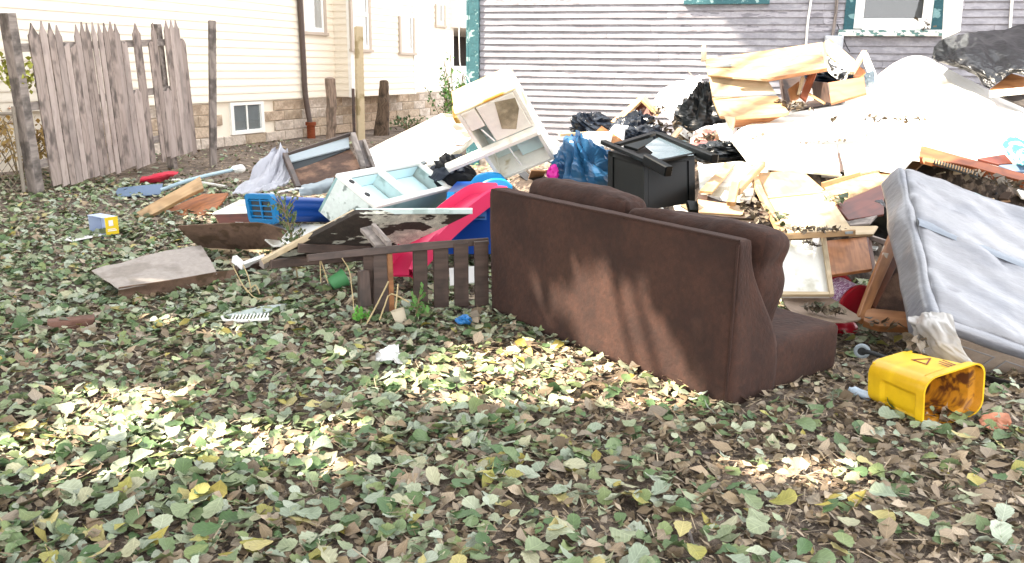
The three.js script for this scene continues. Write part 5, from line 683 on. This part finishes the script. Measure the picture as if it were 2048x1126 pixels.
// ---------------------------------------------------------------- yellow mop bucket lying on its side
{
  const o = gr(1735, 806, .0), a = gr(1850, 860, 0), zd = a.clone().sub(o).normalize().cross(V(0, 1, 0)), b = o.clone().add(V(0, 1, 0)).addScaledVector(zd, .12), { g, w } = framed('mop_bucket', 'yellow wheeled mop bucket lying on its side under the box spring', 'bucket', o, a, b); const inv = g.matrixWorld.clone().invert();
  const H = at(1738, 722, -o.z + .02).applyMatrix4(inv).y * 1.08, D = .31; console.log('bucket', w.toFixed(2), H.toFixed(2));
  const outline = (s) => { const p = [], hw = D * s.d, hh = s.h, r = .06; const c = [[-r, -hh + r, 0], [-r, -r, 0]]; const pt = (z, y) => p.push([z, y]); const arc = (cz, cy, a0, a1) => { for (let i = 0; i <= 6; i++) { const t = lerp(a0, a1, i / 6); pt(cz + r * Math.cos(t), cy + r * Math.sin(t)); } }; arc(-r, hh - r, 0, Math.PI / 2); arc(-hw + r, hh - r, Math.PI / 2, Math.PI); arc(-hw + r, r, Math.PI, Math.PI * 1.5); arc(-r, r, Math.PI * 1.5, Math.PI * 2); return p; };
  const rings = []; const N = 14; const ring = (x, s, inset) => outline(s).map(([z, y]) => { const cz = -D * s.d / 2, cy = s.h / 2, k = 1 - inset / (Math.min(D * s.d, s.h) / 2); return V(x, cy + (y - cy) * k, cz + (z - cz) * k); });
  const S = (t) => ({ d: lerp(.86, 1.06, t), h: H * lerp(.97, 1.06, t) });
  const dent = (q, t) => { const y = q.y / H, c = q.clone(); if (q.z > -.03 && y > .12 && y < .68 && t > .22 && t < .82) c.z -= .014 * smooth(.22, .25, t) * smooth(.82, .79, t) * smooth(.12, .17, y) * smooth(.68, .63, y); if (q.z > -.05 && t <= .2 && y > .25 && y < .75) c.z += .0; return c; };
  const skin = (list) => { const pos = []; for (let i = 0; i < list.length - 1; i++) for (let k = 0; k < list[0].length; k++) { const l = (k + 1) % list[0].length; for (const q of [list[i][k], list[i + 1][k], list[i + 1][l], list[i][k], list[i + 1][l], list[i][l]]) pos.push(q.x, q.y, q.z); } const gg = new THREE.BufferGeometry(); gg.setAttribute('position', new THREE.Float32BufferAttribute(pos, 3)); const uv = new Float32Array(pos.length / 3 * 2); for (let i = 0; i < pos.length / 3; i++) { uv[2 * i] = pos[3 * i] * 1.3; uv[2 * i + 1] = pos[3 * i + 1] + pos[3 * i + 2]; } gg.setAttribute('uv', new THREE.BufferAttribute(uv, 2)); return smoothN(gg, .5); };
  const dense = (r) => { const out = []; r.forEach((q, i) => { const n = r[(i + 1) % r.length], m = Math.max(1, Math.round(q.distanceTo(n) / .012)); for (let j = 0; j < m; j++) out.push(q.clone().lerp(n, j / m)); }); return out; };
  const ref = dense(ring(0, S(1), 0)).length; const outer = []; for (let i = 0; i <= 40; i++) { const t = i / 40, base = ring(t * w, S(t), t > .86 ? -.012 : 0), d = []; const tot = base.reduce((s, q, k) => s + q.distanceTo(base[(k + 1) % base.length]), 0); const cv = new THREE.CurvePath(); for (let k = 0; k < base.length; k++) cv.add(new THREE.LineCurve3(base[k], base[(k + 1) % base.length])); for (let k = 0; k < 120; k++) d.push(dent(cv.getPoint(k / 120), t)); outer.push(d); }
  const inner = outer.map((r, i) => r.map((q) => { const cz = -D / 2, cy = H / 2; return V(q.x, cy + (q.y - cy) * .95, cz + (q.z - cz) * .95); })).reverse();
  part('shell', skin(outer.concat([inner[0]])), M.yellow, g); part('inside', skin(inner), M.yellowIn, g, 'dirty orange inside of the bucket'); part('bottom', bx(.0, .01, .02, H * .94, -D * .84, -.02), M.yellow, g); part('inner_floor', bx(.05, .06, .02, H * .94, -D * .86, -.03), M.yellowIn, g);
 
  const sym = (s) => [bx(s, s + .1, H * 1.035, H * 1.0365, -.225, -.22, 0)]; const tri = new THREE.Shape(); tri.moveTo(0, 0); tri.lineTo(.09, 0); tri.lineTo(.045, .075); tri.closePath(); const ih = new THREE.Path(); ih.moveTo(.012, .006); ih.lineTo(.078, .006); ih.lineTo(.045, .063); ih.closePath(); tri.holes.push(ih);
  part('caution_print', [new THREE.ExtrudeGeometry(tri, { depth: .0015, bevelEnabled: false }).rotateX(-Math.PI / 2).rotateZ(.065).translate(.1, H * 1.002, -.15), bx(.2, .29, H * 1.06, H * 1.0615, -.232, -.224, 0), bx(.2, .29, H * 1.06, H * 1.0615, -.212, -.205, 0), bx(.215, .29, H * 1.06, H * 1.0615, -.194, -.188, 0)], mat(0x7a2a1c, .6), g, 'dark red printed caution triangle and bars');
  const wheel = (x, y, z) => { const q = part('wheel', new THREE.TorusGeometry(.03, .011, 10, 28), M.greyWheel, g); q.position.set(x, y, z); q.rotation.y = .75; part('hub', new THREE.CylinderGeometry(.022, .022, .014, 20).rotateX(Math.PI / 2), M.rubber, q); const f = part('caster_fork', tube([V(x + .01, y, z), V(x + .05, y + .005, z - .01), V(.005, y, z - .02)], .012), M.rubber, g); };
  const wv = at(1724, 702, 4.16).applyMatrix4(inv); wheel(wv.x, wv.y, wv.z);
}
single('plastic_bottle', 'small crushed clear bottle in the leaves left of the yellow bucket', 'bottle', (() => { const c = gr(1720, 790, .02), p = [[0, -.05], [.02, -.05], [.022, -.04], [.019, 0], [.022, .03], [.01, .045], [.01, .055], [0, .055]].map((k) => new THREE.Vector2(...k)), q = new THREE.LatheGeometry(p, 16); q.rotateZ(1.35); q.rotateY(-.5); q.translate(c.x, .03, c.z); return q; })(), phys(0xb8c8d8, .2));
// ---------------------------------------------------------------- leaves on the ground
const leafTex = tex(128, 128, (u, v) => { const x = Math.abs(u - .5) * 2, mid = smooth(.06, .0, x), k = (v * 6 + x * 2.2) % 1, vein = smooth(.12, 0, Math.min(k, 1 - k)) * .6, g = .86 + .1 * (fbm(u * 8, v * 8, 3) - .5); const b = clamp(g + .18 * Math.max(mid, vein)); return [b, b, b * .97]; }, 1);
leafTex.repeat.set(1, 1);
const leafMat = new THREE.MeshStandardMaterial({ color: 0xffffff, map: leafTex, vertexColors: true, roughness: .62, side: THREE.DoubleSide });
function leafShape(seed, kind) {                                  // unit length leaf: midrib, two halves, curled
  const R = rng(seed), n = kind === 'brown' ? 3 : 8, curl = (R() - .35) * 1.7, fold = (R() < .2 ? -.3 : .1) + R() * .8, twist = (R() - .5) * 1.4, wid = kind === 'brown' ? .2 + R() * .25 : .3 + R() * .14, P = [], U = [];
  for (let i = 0; i <= n; i++) {
    const t = i / n, hw = wid * (kind === 'brown' ? Math.pow(Math.sin(Math.PI * Math.pow(t, .8)), .8) : Math.pow(Math.sin(Math.PI * Math.pow(clamp(t * .97 + .03), .62)), .85)) * (i % 2 ? 1.07 : .9);
    const z = -t + .5, y = curl * (t - .5) * (t - .5) * .9 + (R() - .5) * .03, a = twist * (t - .5);
    for (const s of [-1, 0, 1]) { const x = s * hw, yy = y + Math.abs(s) * (hw * fold * (.6 + .4 * R()) - .02) + (s ? (R() - .5) * .05 : 0); P.push([x * Math.cos(a) - yy * Math.sin(a), x * Math.sin(a) + yy * Math.cos(a), z]); U.push([.5 + .5 * s * hw / wid, t]); }
  }
  const idx = []; for (let i = 0; i < n; i++) for (const s of [0, 1]) { const a = i * 3 + s, b = a + 3; idx.push(a, b, a + 1, a + 1, b, b + 1); }
  const k = P.length; P.push([.015, .0, .5], [-.015, 0, .5], [.03 + (R() - .5) * .2, .05, .82]); U.push([.5, .02], [.5, .02], [.5, .02]); idx.push(k, k + 1, k + 2); return { P, U, idx };
}
const GREENS = ['#7e9168', '#6a8156', '#929f7b', '#a4ad8e', '#b9bfa6', '#5b774d', '#b8b598', '#869462', '#9da995', '#b2baaa'].map((c) => new THREE.Color(c)), YEL = ['#b3a552', '#a99b4c', '#a9a35a', '#c3b67c'].map((c) => new THREE.Color(c)), BRN = ['#a08b70', '#86725d', '#b09a82', '#93826f', '#bca893', '#75634f', '#a59687', '#8f7b65'].map((c) => new THREE.Color(c));
{
  const R = rng(1234), variants = { g: Array.from({ length: 36 }, (_, i) => leafShape(i + 5, 'green')), b: Array.from({ length: 10 }, (_, i) => leafShape(i + 50, 'brown')) }, near = [];
  const pos = [], uv = [], col = [], idx = [], nor = [], m4 = new THREE.Matrix4(), e = new THREE.Euler(), q = new THREE.Quaternion(), v = V();
  const greenness = (x, z) => clamp(.84 - .42 * smooth(-.1, 1.5, x + (z + 3) * -.1) * smooth(-6.5, -4, z) - .12 * smooth(-3.2, -2.3, z) + 1.0 * (fbm(x * 1.1 + 20, z * 1.1 + 20, 71) - .5) - .45 * smooth(-10.2, -12.5, z), .08, .95);
  const put = (shape, x, y, z, s, rx, ry, rz, c) => { e.set(rx, ry, rz, 'YXZ'); q.setFromEuler(e); m4.compose(v.set(x, y, z), q, V(s, s, s)); const b = pos.length / 3, p = V(); shape.P.forEach((k, i) => { p.set(...k).applyMatrix4(m4); pos.push(p.x, Math.max(p.y, hump(x, z) + .002), p.z); uv.push(...shape.U[i]); const f = 1; col.push(c.r * f, c.g * f, c.b * f); }); for (const i of shape.idx) idx.push(b + i); };
  const bands = [[1.75, 3.4, 1250, 2800], [3.4, 5.5, 920, 1600], [5.5, 8.2, 600, 500], [8.2, 11, 300, 200], [11, 17, 80, 60]];
  for (const [z0, z1, dg, db] of bands) {
    const area = (z1 * z1 - z0 * z0) * .64, N = Math.round(area * dg), B = Math.round(area * db);
    const spot = () => { const z = Math.sqrt(lerp(z0 * z0, z1 * z1, R())), x = (R() * 2 - 1) * (.66 * z + .25); return [x, -z]; };
    for (let i = 0; i < B; i++) { const [x, z] = spot(), g = greenness(x, z); if (R() < g * .45) continue; const c = BRN[Math.floor(R() * BRN.length)].clone().multiplyScalar(.7 + R() * .6); put(variants.b[Math.floor(R() * 10)], x, hump(x, z) + .004 + R() * .012, z, .016 + Math.pow(R(), 2) * .045, (R() - .5) * 1.5, R() * 6.283, (R() - .5) * 1.5, c); }
    const ST = Math.round(area * (z0 < 5 ? 140 : 30)); for (let i = 0; i < ST; i++) { const [x, z] = spot(), a = R() * 6.283, l = .03 + R() * .09, y = hump(x, z) + .012 + R() * .03, w = .0012 + R() * .0012, b = pos.length / 3, c = (R() < .5 ? BRN[4] : BRN[2]).clone().multiplyScalar(.6 + R() * .7), dx = Math.cos(a) * l, dz = Math.sin(a) * l, px = -Math.sin(a) * w, pz = Math.cos(a) * w, dy = (R() - .5) * .03; for (const [k, s] of [[-.5, 1], [-.5, -1], [.5, 1], [.5, -1]]) { pos.push(x + dx * k + px * s, y + dy * k, z + dz * k + pz * s); uv.push(.3, .5); col.push(c.r, c.g, c.b); } idx.push(b, b + 1, b + 2, b + 2, b + 1, b + 3); }
    for (let i = 0; i < N; i++) {
      const [x, z] = spot(), g = greenness(x, z); if (R() > .08 + .95 * g) continue;
      const r = R(), isG = r < .22 + .62 * g; let c = isG ? GREENS[Math.floor(R() * GREENS.length)] : r < .245 + .62 * g ? YEL[Math.floor(R() * 4)] : BRN[Math.floor(R() * BRN.length)]; c = c.clone().multiplyScalar(.78 + R() * .44);
      const s = (isG ? .031 + Math.pow(R(), 1.7) * .066 : .03 + Math.pow(R(), 1.4) * .075), a = [variants[isG ? 'g' : 'b'][Math.floor(R() * (isG ? 36 : 10))], x, hump(x, z) + .012 + R() * .028, z, s, (R() - .5) * 1.2, R() * 6.283, (R() - .5) * 1.2, c];
      if (z0 < 2 && isG && near.length < 1500 && s > .058 && Math.abs(x) < -z * .63 && z < -2.15) near.push(a); else put(...a);
    }
  }
  // the 300 leaves that show largest are pieces of the ground of their own, the rest is one part
  near.sort((a, b) => b[4] / -b[3] - a[4] / -a[3]); near.slice(300).forEach((a) => put(...a));
  const g = new THREE.BufferGeometry(); g.setAttribute('position', new THREE.Float32BufferAttribute(pos, 3)); g.setAttribute('uv', new THREE.Float32BufferAttribute(uv, 2)); g.setAttribute('color', new THREE.Float32BufferAttribute(col, 3)); g.setIndex(idx); g.computeVertexNormals();
  const f = part('fallen_leaves', g, leafMat, ground); f.userData.kind = 'stuff';
  const geos = variants.g.map((s) => { const k = new THREE.BufferGeometry(); k.setAttribute('position', new THREE.Float32BufferAttribute(s.P.flat(), 3)); k.setAttribute('uv', new THREE.Float32BufferAttribute(s.U.flat(), 2)); k.setIndex(s.idx); k.computeVertexNormals(); return k; });
  const mats = GREENS.concat(YEL.slice(2)).map((c) => new THREE.MeshStandardMaterial({ color: c, map: leafTex, roughness: .62, side: THREE.DoubleSide }));
  near.slice(0, 300).forEach((a) => { const o = part('leaf', geos[variants.g.indexOf(a[0])], mats[Math.floor(R() * mats.length)], ground); o.position.set(a[1], a[2] + .012, a[3]); o.scale.setScalar(a[4]); o.rotation.set(a[5] * .8, a[6], a[7] * .8, 'YXZ'); });
  console.log('leaves', near.length, pos.length / 3, idx.length / 3);
  // leaf litter caught on the heap
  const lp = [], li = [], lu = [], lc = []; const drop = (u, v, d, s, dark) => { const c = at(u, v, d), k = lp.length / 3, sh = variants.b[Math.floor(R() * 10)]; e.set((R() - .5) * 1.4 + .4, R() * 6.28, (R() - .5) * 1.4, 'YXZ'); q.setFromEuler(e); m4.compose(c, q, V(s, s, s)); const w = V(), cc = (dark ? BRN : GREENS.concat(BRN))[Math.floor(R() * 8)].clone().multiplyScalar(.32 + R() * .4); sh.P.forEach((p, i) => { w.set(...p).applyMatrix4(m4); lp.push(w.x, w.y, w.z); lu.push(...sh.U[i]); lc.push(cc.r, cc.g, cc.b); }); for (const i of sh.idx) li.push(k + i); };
  const trail = (n, u0, v0, d0, u1, v1, d1, sv, s, dark = true) => { for (let i = 0; i < n; i++) { const t = R(); drop(lerp(u0, u1, t) + (R() - .5) * sv * 2, lerp(v0, v1, t) + (R() - .5) * sv, lerp(d0, d1, t) - (d0 > 6.5 && d0 < 8.2 ? .2 : .1), s * (.5 + R()), dark); } };
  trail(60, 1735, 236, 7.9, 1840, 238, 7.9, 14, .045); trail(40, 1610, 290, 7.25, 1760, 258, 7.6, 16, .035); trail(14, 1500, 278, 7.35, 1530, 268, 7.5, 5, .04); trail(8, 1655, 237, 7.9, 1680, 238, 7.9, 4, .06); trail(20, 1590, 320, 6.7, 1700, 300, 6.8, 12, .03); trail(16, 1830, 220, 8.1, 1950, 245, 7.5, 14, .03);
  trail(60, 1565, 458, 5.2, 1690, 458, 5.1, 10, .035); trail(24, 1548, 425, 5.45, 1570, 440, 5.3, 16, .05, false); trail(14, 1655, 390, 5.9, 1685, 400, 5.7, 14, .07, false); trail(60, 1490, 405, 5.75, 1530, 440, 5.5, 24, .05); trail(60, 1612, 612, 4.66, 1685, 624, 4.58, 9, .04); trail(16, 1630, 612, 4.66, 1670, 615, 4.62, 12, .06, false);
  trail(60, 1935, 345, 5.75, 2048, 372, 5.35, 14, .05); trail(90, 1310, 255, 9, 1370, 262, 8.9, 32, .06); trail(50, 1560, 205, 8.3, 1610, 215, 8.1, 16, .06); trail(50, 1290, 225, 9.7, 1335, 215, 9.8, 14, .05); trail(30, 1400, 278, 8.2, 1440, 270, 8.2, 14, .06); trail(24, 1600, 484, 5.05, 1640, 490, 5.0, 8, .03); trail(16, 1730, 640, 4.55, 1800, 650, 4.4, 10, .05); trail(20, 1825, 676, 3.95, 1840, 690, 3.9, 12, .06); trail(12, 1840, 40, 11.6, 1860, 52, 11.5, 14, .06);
  const lg = new THREE.BufferGeometry(); lg.setAttribute('position', new THREE.Float32BufferAttribute(lp, 3)); lg.setAttribute('uv', new THREE.Float32BufferAttribute(lu, 2)); lg.setAttribute('color', new THREE.Float32BufferAttribute(lc, 3)); lg.setIndex(li); lg.computeVertexNormals();
  const lm = part('leaf_debris', lg, leafMat, scene); tag(lm, 'dry leaves and twigs scattered over the heap of furniture', 'leaf debris', null, 'stuff');
  // dry oak leaves and fallen twigs in front
  single('oak_leaf', 'large curled orange brown dry leaf below the yellow bucket', 'leaf', patch([[gr(1955, 838, .03), gr(1985, 825, .06), gr(2015, 828, .03)], [gr(1965, 848, .04), gr(1990, 842, .03), gr(2022, 842, .05)], [gr(1985, 862, .02), gr(2000, 858, .03), gr(2018, 858, .02)]], 14, 12, (u, v) => .03 * (fbm(u * 5, v * 5, 3) - .5), .002), mat(0xb5775a, .8));
  const tw = (label, l, r, m = M.stem) => single('fallen_twig', label, 'twig', tube(l.map((k) => gr(k[0], k[1], .03)), r, 16, 7, r * .5), m);
  tw('pale barked twig near the bottom edge right of centre', [[1372, 1050], [1385, 1085], [1398, 1130]], .008, M.greyWood); tw('short pale twig in the centre foreground', [[842, 1050], [868, 1060], [890, 1072]], .009, M.greyWood); tw('thin forked twig in front of the yellow bucket', [[1698, 930], [1712, 910], [1726, 894]], .004); tw('dark twig lying in the right foreground', [[1345, 912], [1390, 908], [1440, 905]], .008, M.darkWood);
}
// shrubs
function shrub(label, base, h, w, n, color, seed) {
  const th = thing('green_shrub', label, 'shrub', base), R = rng(seed), st = [], lv = [];
  for (let i = 0; i < 9; i++) { const tip = base.clone().add(V((R() - .5) * w, h * (.5 + .5 * R()), (R() - .5) * w * .6)), mid = base.clone().lerp(tip, .5).add(V((R() - .5) * .1, .05, 0)); const c = new THREE.CatmullRomCurve3([base, mid, tip]); st.push(new THREE.TubeGeometry(c, 8, .008, 5)); for (let k = 0; k < n / 9; k++) { const p = c.getPoint(.35 + .65 * R()).add(V((R() - .5) * .25, (R() - .5) * .22, (R() - .5) * .25)), s = .05 + R() * .05, g = new THREE.PlaneGeometry(s * .7, s, 2, 2); const q = g.attributes.position; for (let j = 0; j < q.count; j++) { const y = q.getY(j) / s + .5; q.setX(j, q.getX(j) * Math.sin(Math.PI * clamp(y * .9 + .08))); q.setZ(j, .2 * Math.abs(q.getX(j)) - .15 * s * y * y); } g.rotateX(-1.3 + R() * 1.2); g.rotateY(R() * 6.283); g.translate(p.x, p.y, p.z); lv.push(g); } }
  worldPart('stem', st, M.stem, th); const f = worldPart('foliage', lv, mat(color, .6, {}), th); f.userData.kind = 'stuff';
}
shrub('leafy green shrub in the gap between the two houses', gr(893, 255).setY(0), 1.5, 1.0, 420, 0x4c7a3a, 3);
shrub('bright green shrub in front of the dark porch', V(at(912, 180, 17).x, 0, -17), 1.7, .6, 260, 0x6f9e45, 4);
shrub('sparse small weed bush at the foot of the bay foundation', gr(815, 262).setY(0), .35, .9, 160, 0x5a6f48, 7);
shrub('yellow green vine clump on the near fence post', at(38, 150, 9.8).setY(1.05), .55, .3, 150, 0xa5a645, 8);
shrub('yellowish tangled bush left of the fence behind the chain link', V(at(30, 300, 11).x, 0, -11), .9, 1.3, 500, 0xb89a5c, 9);
shrub('dry twiggy bush at the far left edge beyond the fence', V(at(-30, 250, 11.8).x, 0, -11.8), 1.2, .8, 300, 0x9c6a48, 10);

// ---------------------------------------------------------------- tall trees left of the yard: their crowns break up the sun
{
  const R = rng(99), kx = SUN.x / SUN.y, kz = SUN.z / SUN.y, ground2 = (p) => [p.x - p.y * kx, p.z - p.y * kz];       // where a point's shadow falls
  const lit = []; const L = (p, rx, rz, rot = 0) => { const [x, z] = ground2(p); lit.push([x, z, rx, rz, Math.cos(rot), Math.sin(rot)]); };
  // sun flecks on the ground, read off the photograph
  const fleck = (u, v, ru, rv) => { const c = gr(u, v), a = gr(u + ru, v), b = gr(u, v - rv); L(c, Math.abs(a.x - c.x) * 1.25, Math.abs(b.z - c.z) * 1.35); };
  fleck(560, 915, 200, 26); fleck(150, 960, 130, 26); fleck(1540, 940, 140, 20); fleck(200, 790, 160, 16); fleck(700, 860, 120, 18); fleck(1080, 735, 210, 40); fleck(930, 765, 160, 34); fleck(1230, 785, 180, 36); fleck(1000, 808, 120, 22); fleck(1340, 815, 120, 18);
  fleck(250, 850, 150, 45); fleck(60, 905, 110, 30); fleck(420, 880, 180, 24); fleck(650, 945, 80, 34); fleck(440, 670, 90, 14); fleck(330, 645, 60, 12); fleck(560, 700, 60, 8); fleck(1640, 955, 130, 30); fleck(1800, 985, 70, 20); fleck(330, 590, 60, 5); fleck(460, 500, 120, 18); fleck(60, 392, 120, 10); fleck(330, 345, 180, 14); fleck(450, 435, 90, 10); fleck(140, 700, 40, 8); fleck(780, 705, 50, 10);
  // sofa back, lower right
  for (const [u, v, d, r] of [[1090, 665, 5.0, .08], [1130, 668, 4.85, .11], [1170, 675, 4.7, .15], [1215, 680, 4.55, .19], [1270, 680, 4.4, .25], [1320, 700, 4.25, .27], [1370, 725, 4.05, .27], [1410, 765, 3.9, .22], [1440, 795, 3.75, .16], [1350, 700, 4.15, .1]]) L(at(u, v + 24, d), r * .82, r * .75);
  // cap: how much of the sun is let through at a ground point
  const open = (x, z) => { let o = 0; for (const [cx, cz, rx, rz, c, s] of lit) { const dx = x - cx, dz = z - cz, a = (dx * c + dz * s) / rx, b = (dz * c - dx * s) / rz; o = Math.max(o, 1 - Math.sqrt(a * a + b * b)); } return o; };
  const shadeZone = (x, z) => { // shaded ground and low things up to the front of the heap; open beyond
    const zl = x < -1.2 ? -8.6 : x < 1.0 ? lerp(-8.6, -5.6, smooth(-1.2, 1.0, x)) : x < 2.1 ? -5.2 : lerp(-5.2, -5.9, smooth(2.1, 3.2, x)); const n = .5 * (fbm(x * 1.3 + 50, z * 1.3 + 50, 91) - .5); return z > zl + n; };
  const wallShade = (x, z) => z < -10.2 && x > 4.75 + .12 * (z + 12.5) + .5 * (fbm(z * 2, x * 2, 4) - .5) + 0 && x < 12;
  const trees = [[-6.4, 0, -1.2, 'tall leafy tree out of sight left of the yard, nearest'], [-7.6, 0, -6.0, 'tall leafy tree out of sight left of the yard, beside the fence']];
  const crowns = trees.map(() => []);
  const mm = [], leafG = new THREE.PlaneGeometry(.2, .26, 2, 2); { const p = leafG.attributes.position; for (let i = 0; i < p.count; i++) { const y = p.getY(i) / .26 + .5; p.setX(i, p.getX(i) * (.35 + .65 * Math.sin(Math.PI * clamp(y)))); p.setZ(i, .15 * Math.abs(p.getX(i))); } leafG.computeVertexNormals(); }
  const q = new THREE.Quaternion(), e = new THREE.Euler(); let kept = 0;
  for (let i = 0; i < 84000; i++) {
    const high = i >= 75000, gx = high ? lerp(4.4, 10.5, R()) : lerp(-5, 7.5, R()), gz = high ? lerp(-13.2, -10, R()) : lerp(-13, 1.5, R()), y = high ? 11 + R() * 4 : 4.6 + R() * 3.6, px = gx + y * kx, pz = gz + y * kz;
    const wx = high && wallShade(gx, gz);
    if (!(shadeZone(gx, gz) || wx)) continue; if (!high && pz < -11.5 && px > -4) continue;
    const o = high ? 0 : open(gx, gz) + .3 * (fbm(gx * 3.2 + 9, gz * 3.2 + 9, 97) - .5); if (o > .08) continue;
    if (!high && fbm(gx * 3.4 + 70, gz * 3.4 + 70, 98) > (gz > -4.6 && gx < 1.4 ? .66 : .8)) continue;
    let best = 1, bd = high ? -1 : 1e9; trees.forEach((t, k) => { const d = (px - t[0]) ** 2 + (pz - t[2]) ** 2; if (d < bd) { bd = d; best = k; } });
    e.set(R() * 6.28, R() * 6.28, R() * 6.28); q.setFromEuler(e); crowns[best].push(new THREE.Matrix4().compose(V(px, y, pz), q, V(1, 1, 1).multiplyScalar(.7 + R() * .6))); kept++;
  }
  console.log('crown leaves', kept);
  const crownMat = phys(0x5b7a3a, .7, { transmission: .25, thickness: 0 });
  trees.forEach(([x, y, z, label], k) => {
    const t = thing('leafy_tree', label, 'tree', V(x, 0, z)), ms = crowns[k]; const limbs = [tube([V(0, -.1, 0), V(.1, 2.2, .05), V(-.05, 4.4, 0), V(0, 7, .1), V(.2, 11, -.4)], .24, 30, 12, .07)];
    for (let i = 0; i < 16 && ms.length; i++) { const m = ms[Math.floor(R() * ms.length)], p = V().setFromMatrixPosition(m).sub(V(x, 0, z)); limbs.push(tube([V(0, 3.4 + R() * 2.4, 0), p.clone().multiplyScalar(.5).setY(p.y * .85 + .3), p], .07, 12, 7, .015)); }
    part('trunk', limbs, M.bark, t); const im = new THREE.InstancedMesh(leafG, crownMat, ms.length); ms.forEach((m, i) => { const w = m.clone(); w.elements[12] -= x; w.elements[14] -= z; im.setMatrixAt(i, w); }); im.name = 'crown'; im.userData.kind = 'stuff'; im.castShadow = im.receiveShadow = true; t.add(im);
  });
}
const GROUPS = { trash_bag: 'trash bags in the heap', wooden_post: 'bare wooden posts before the cream house', tree_stump: 'stumps along the cream house', thin_lath: 'laths in the dark gap', pine_batten: 'pine battens beside the plywood door', hardboard_sheet: 'white hardboard sheets in the heap', angled_stick: 'sticks of the inverted V', dry_stem: 'dry stems by the slatted frame', green_shrub: 'shrubs along the houses and fence', broken_board: 'broken boards by the drawers', wood_strip: 'pale wood strips under the fibreboard', fallen_twig: 'twigs among the leaves', white_box: 'white boxes behind the nightstand', pvc_pole: 'poles lying by the fence', small_weed: 'weeds at the slatted frame', leafy_tree: 'tall trees left of the yard', white_stick: 'pale sticks behind the nightstand', plank: 'dark planks by the weed' };
for (const o of scene.children) { const k = o.name.replace(/_\d{3}$/, ''); if (GROUPS[k] && o.userData.category) o.userData.group = GROUPS[k]; }
renderer.render(scene, camera);
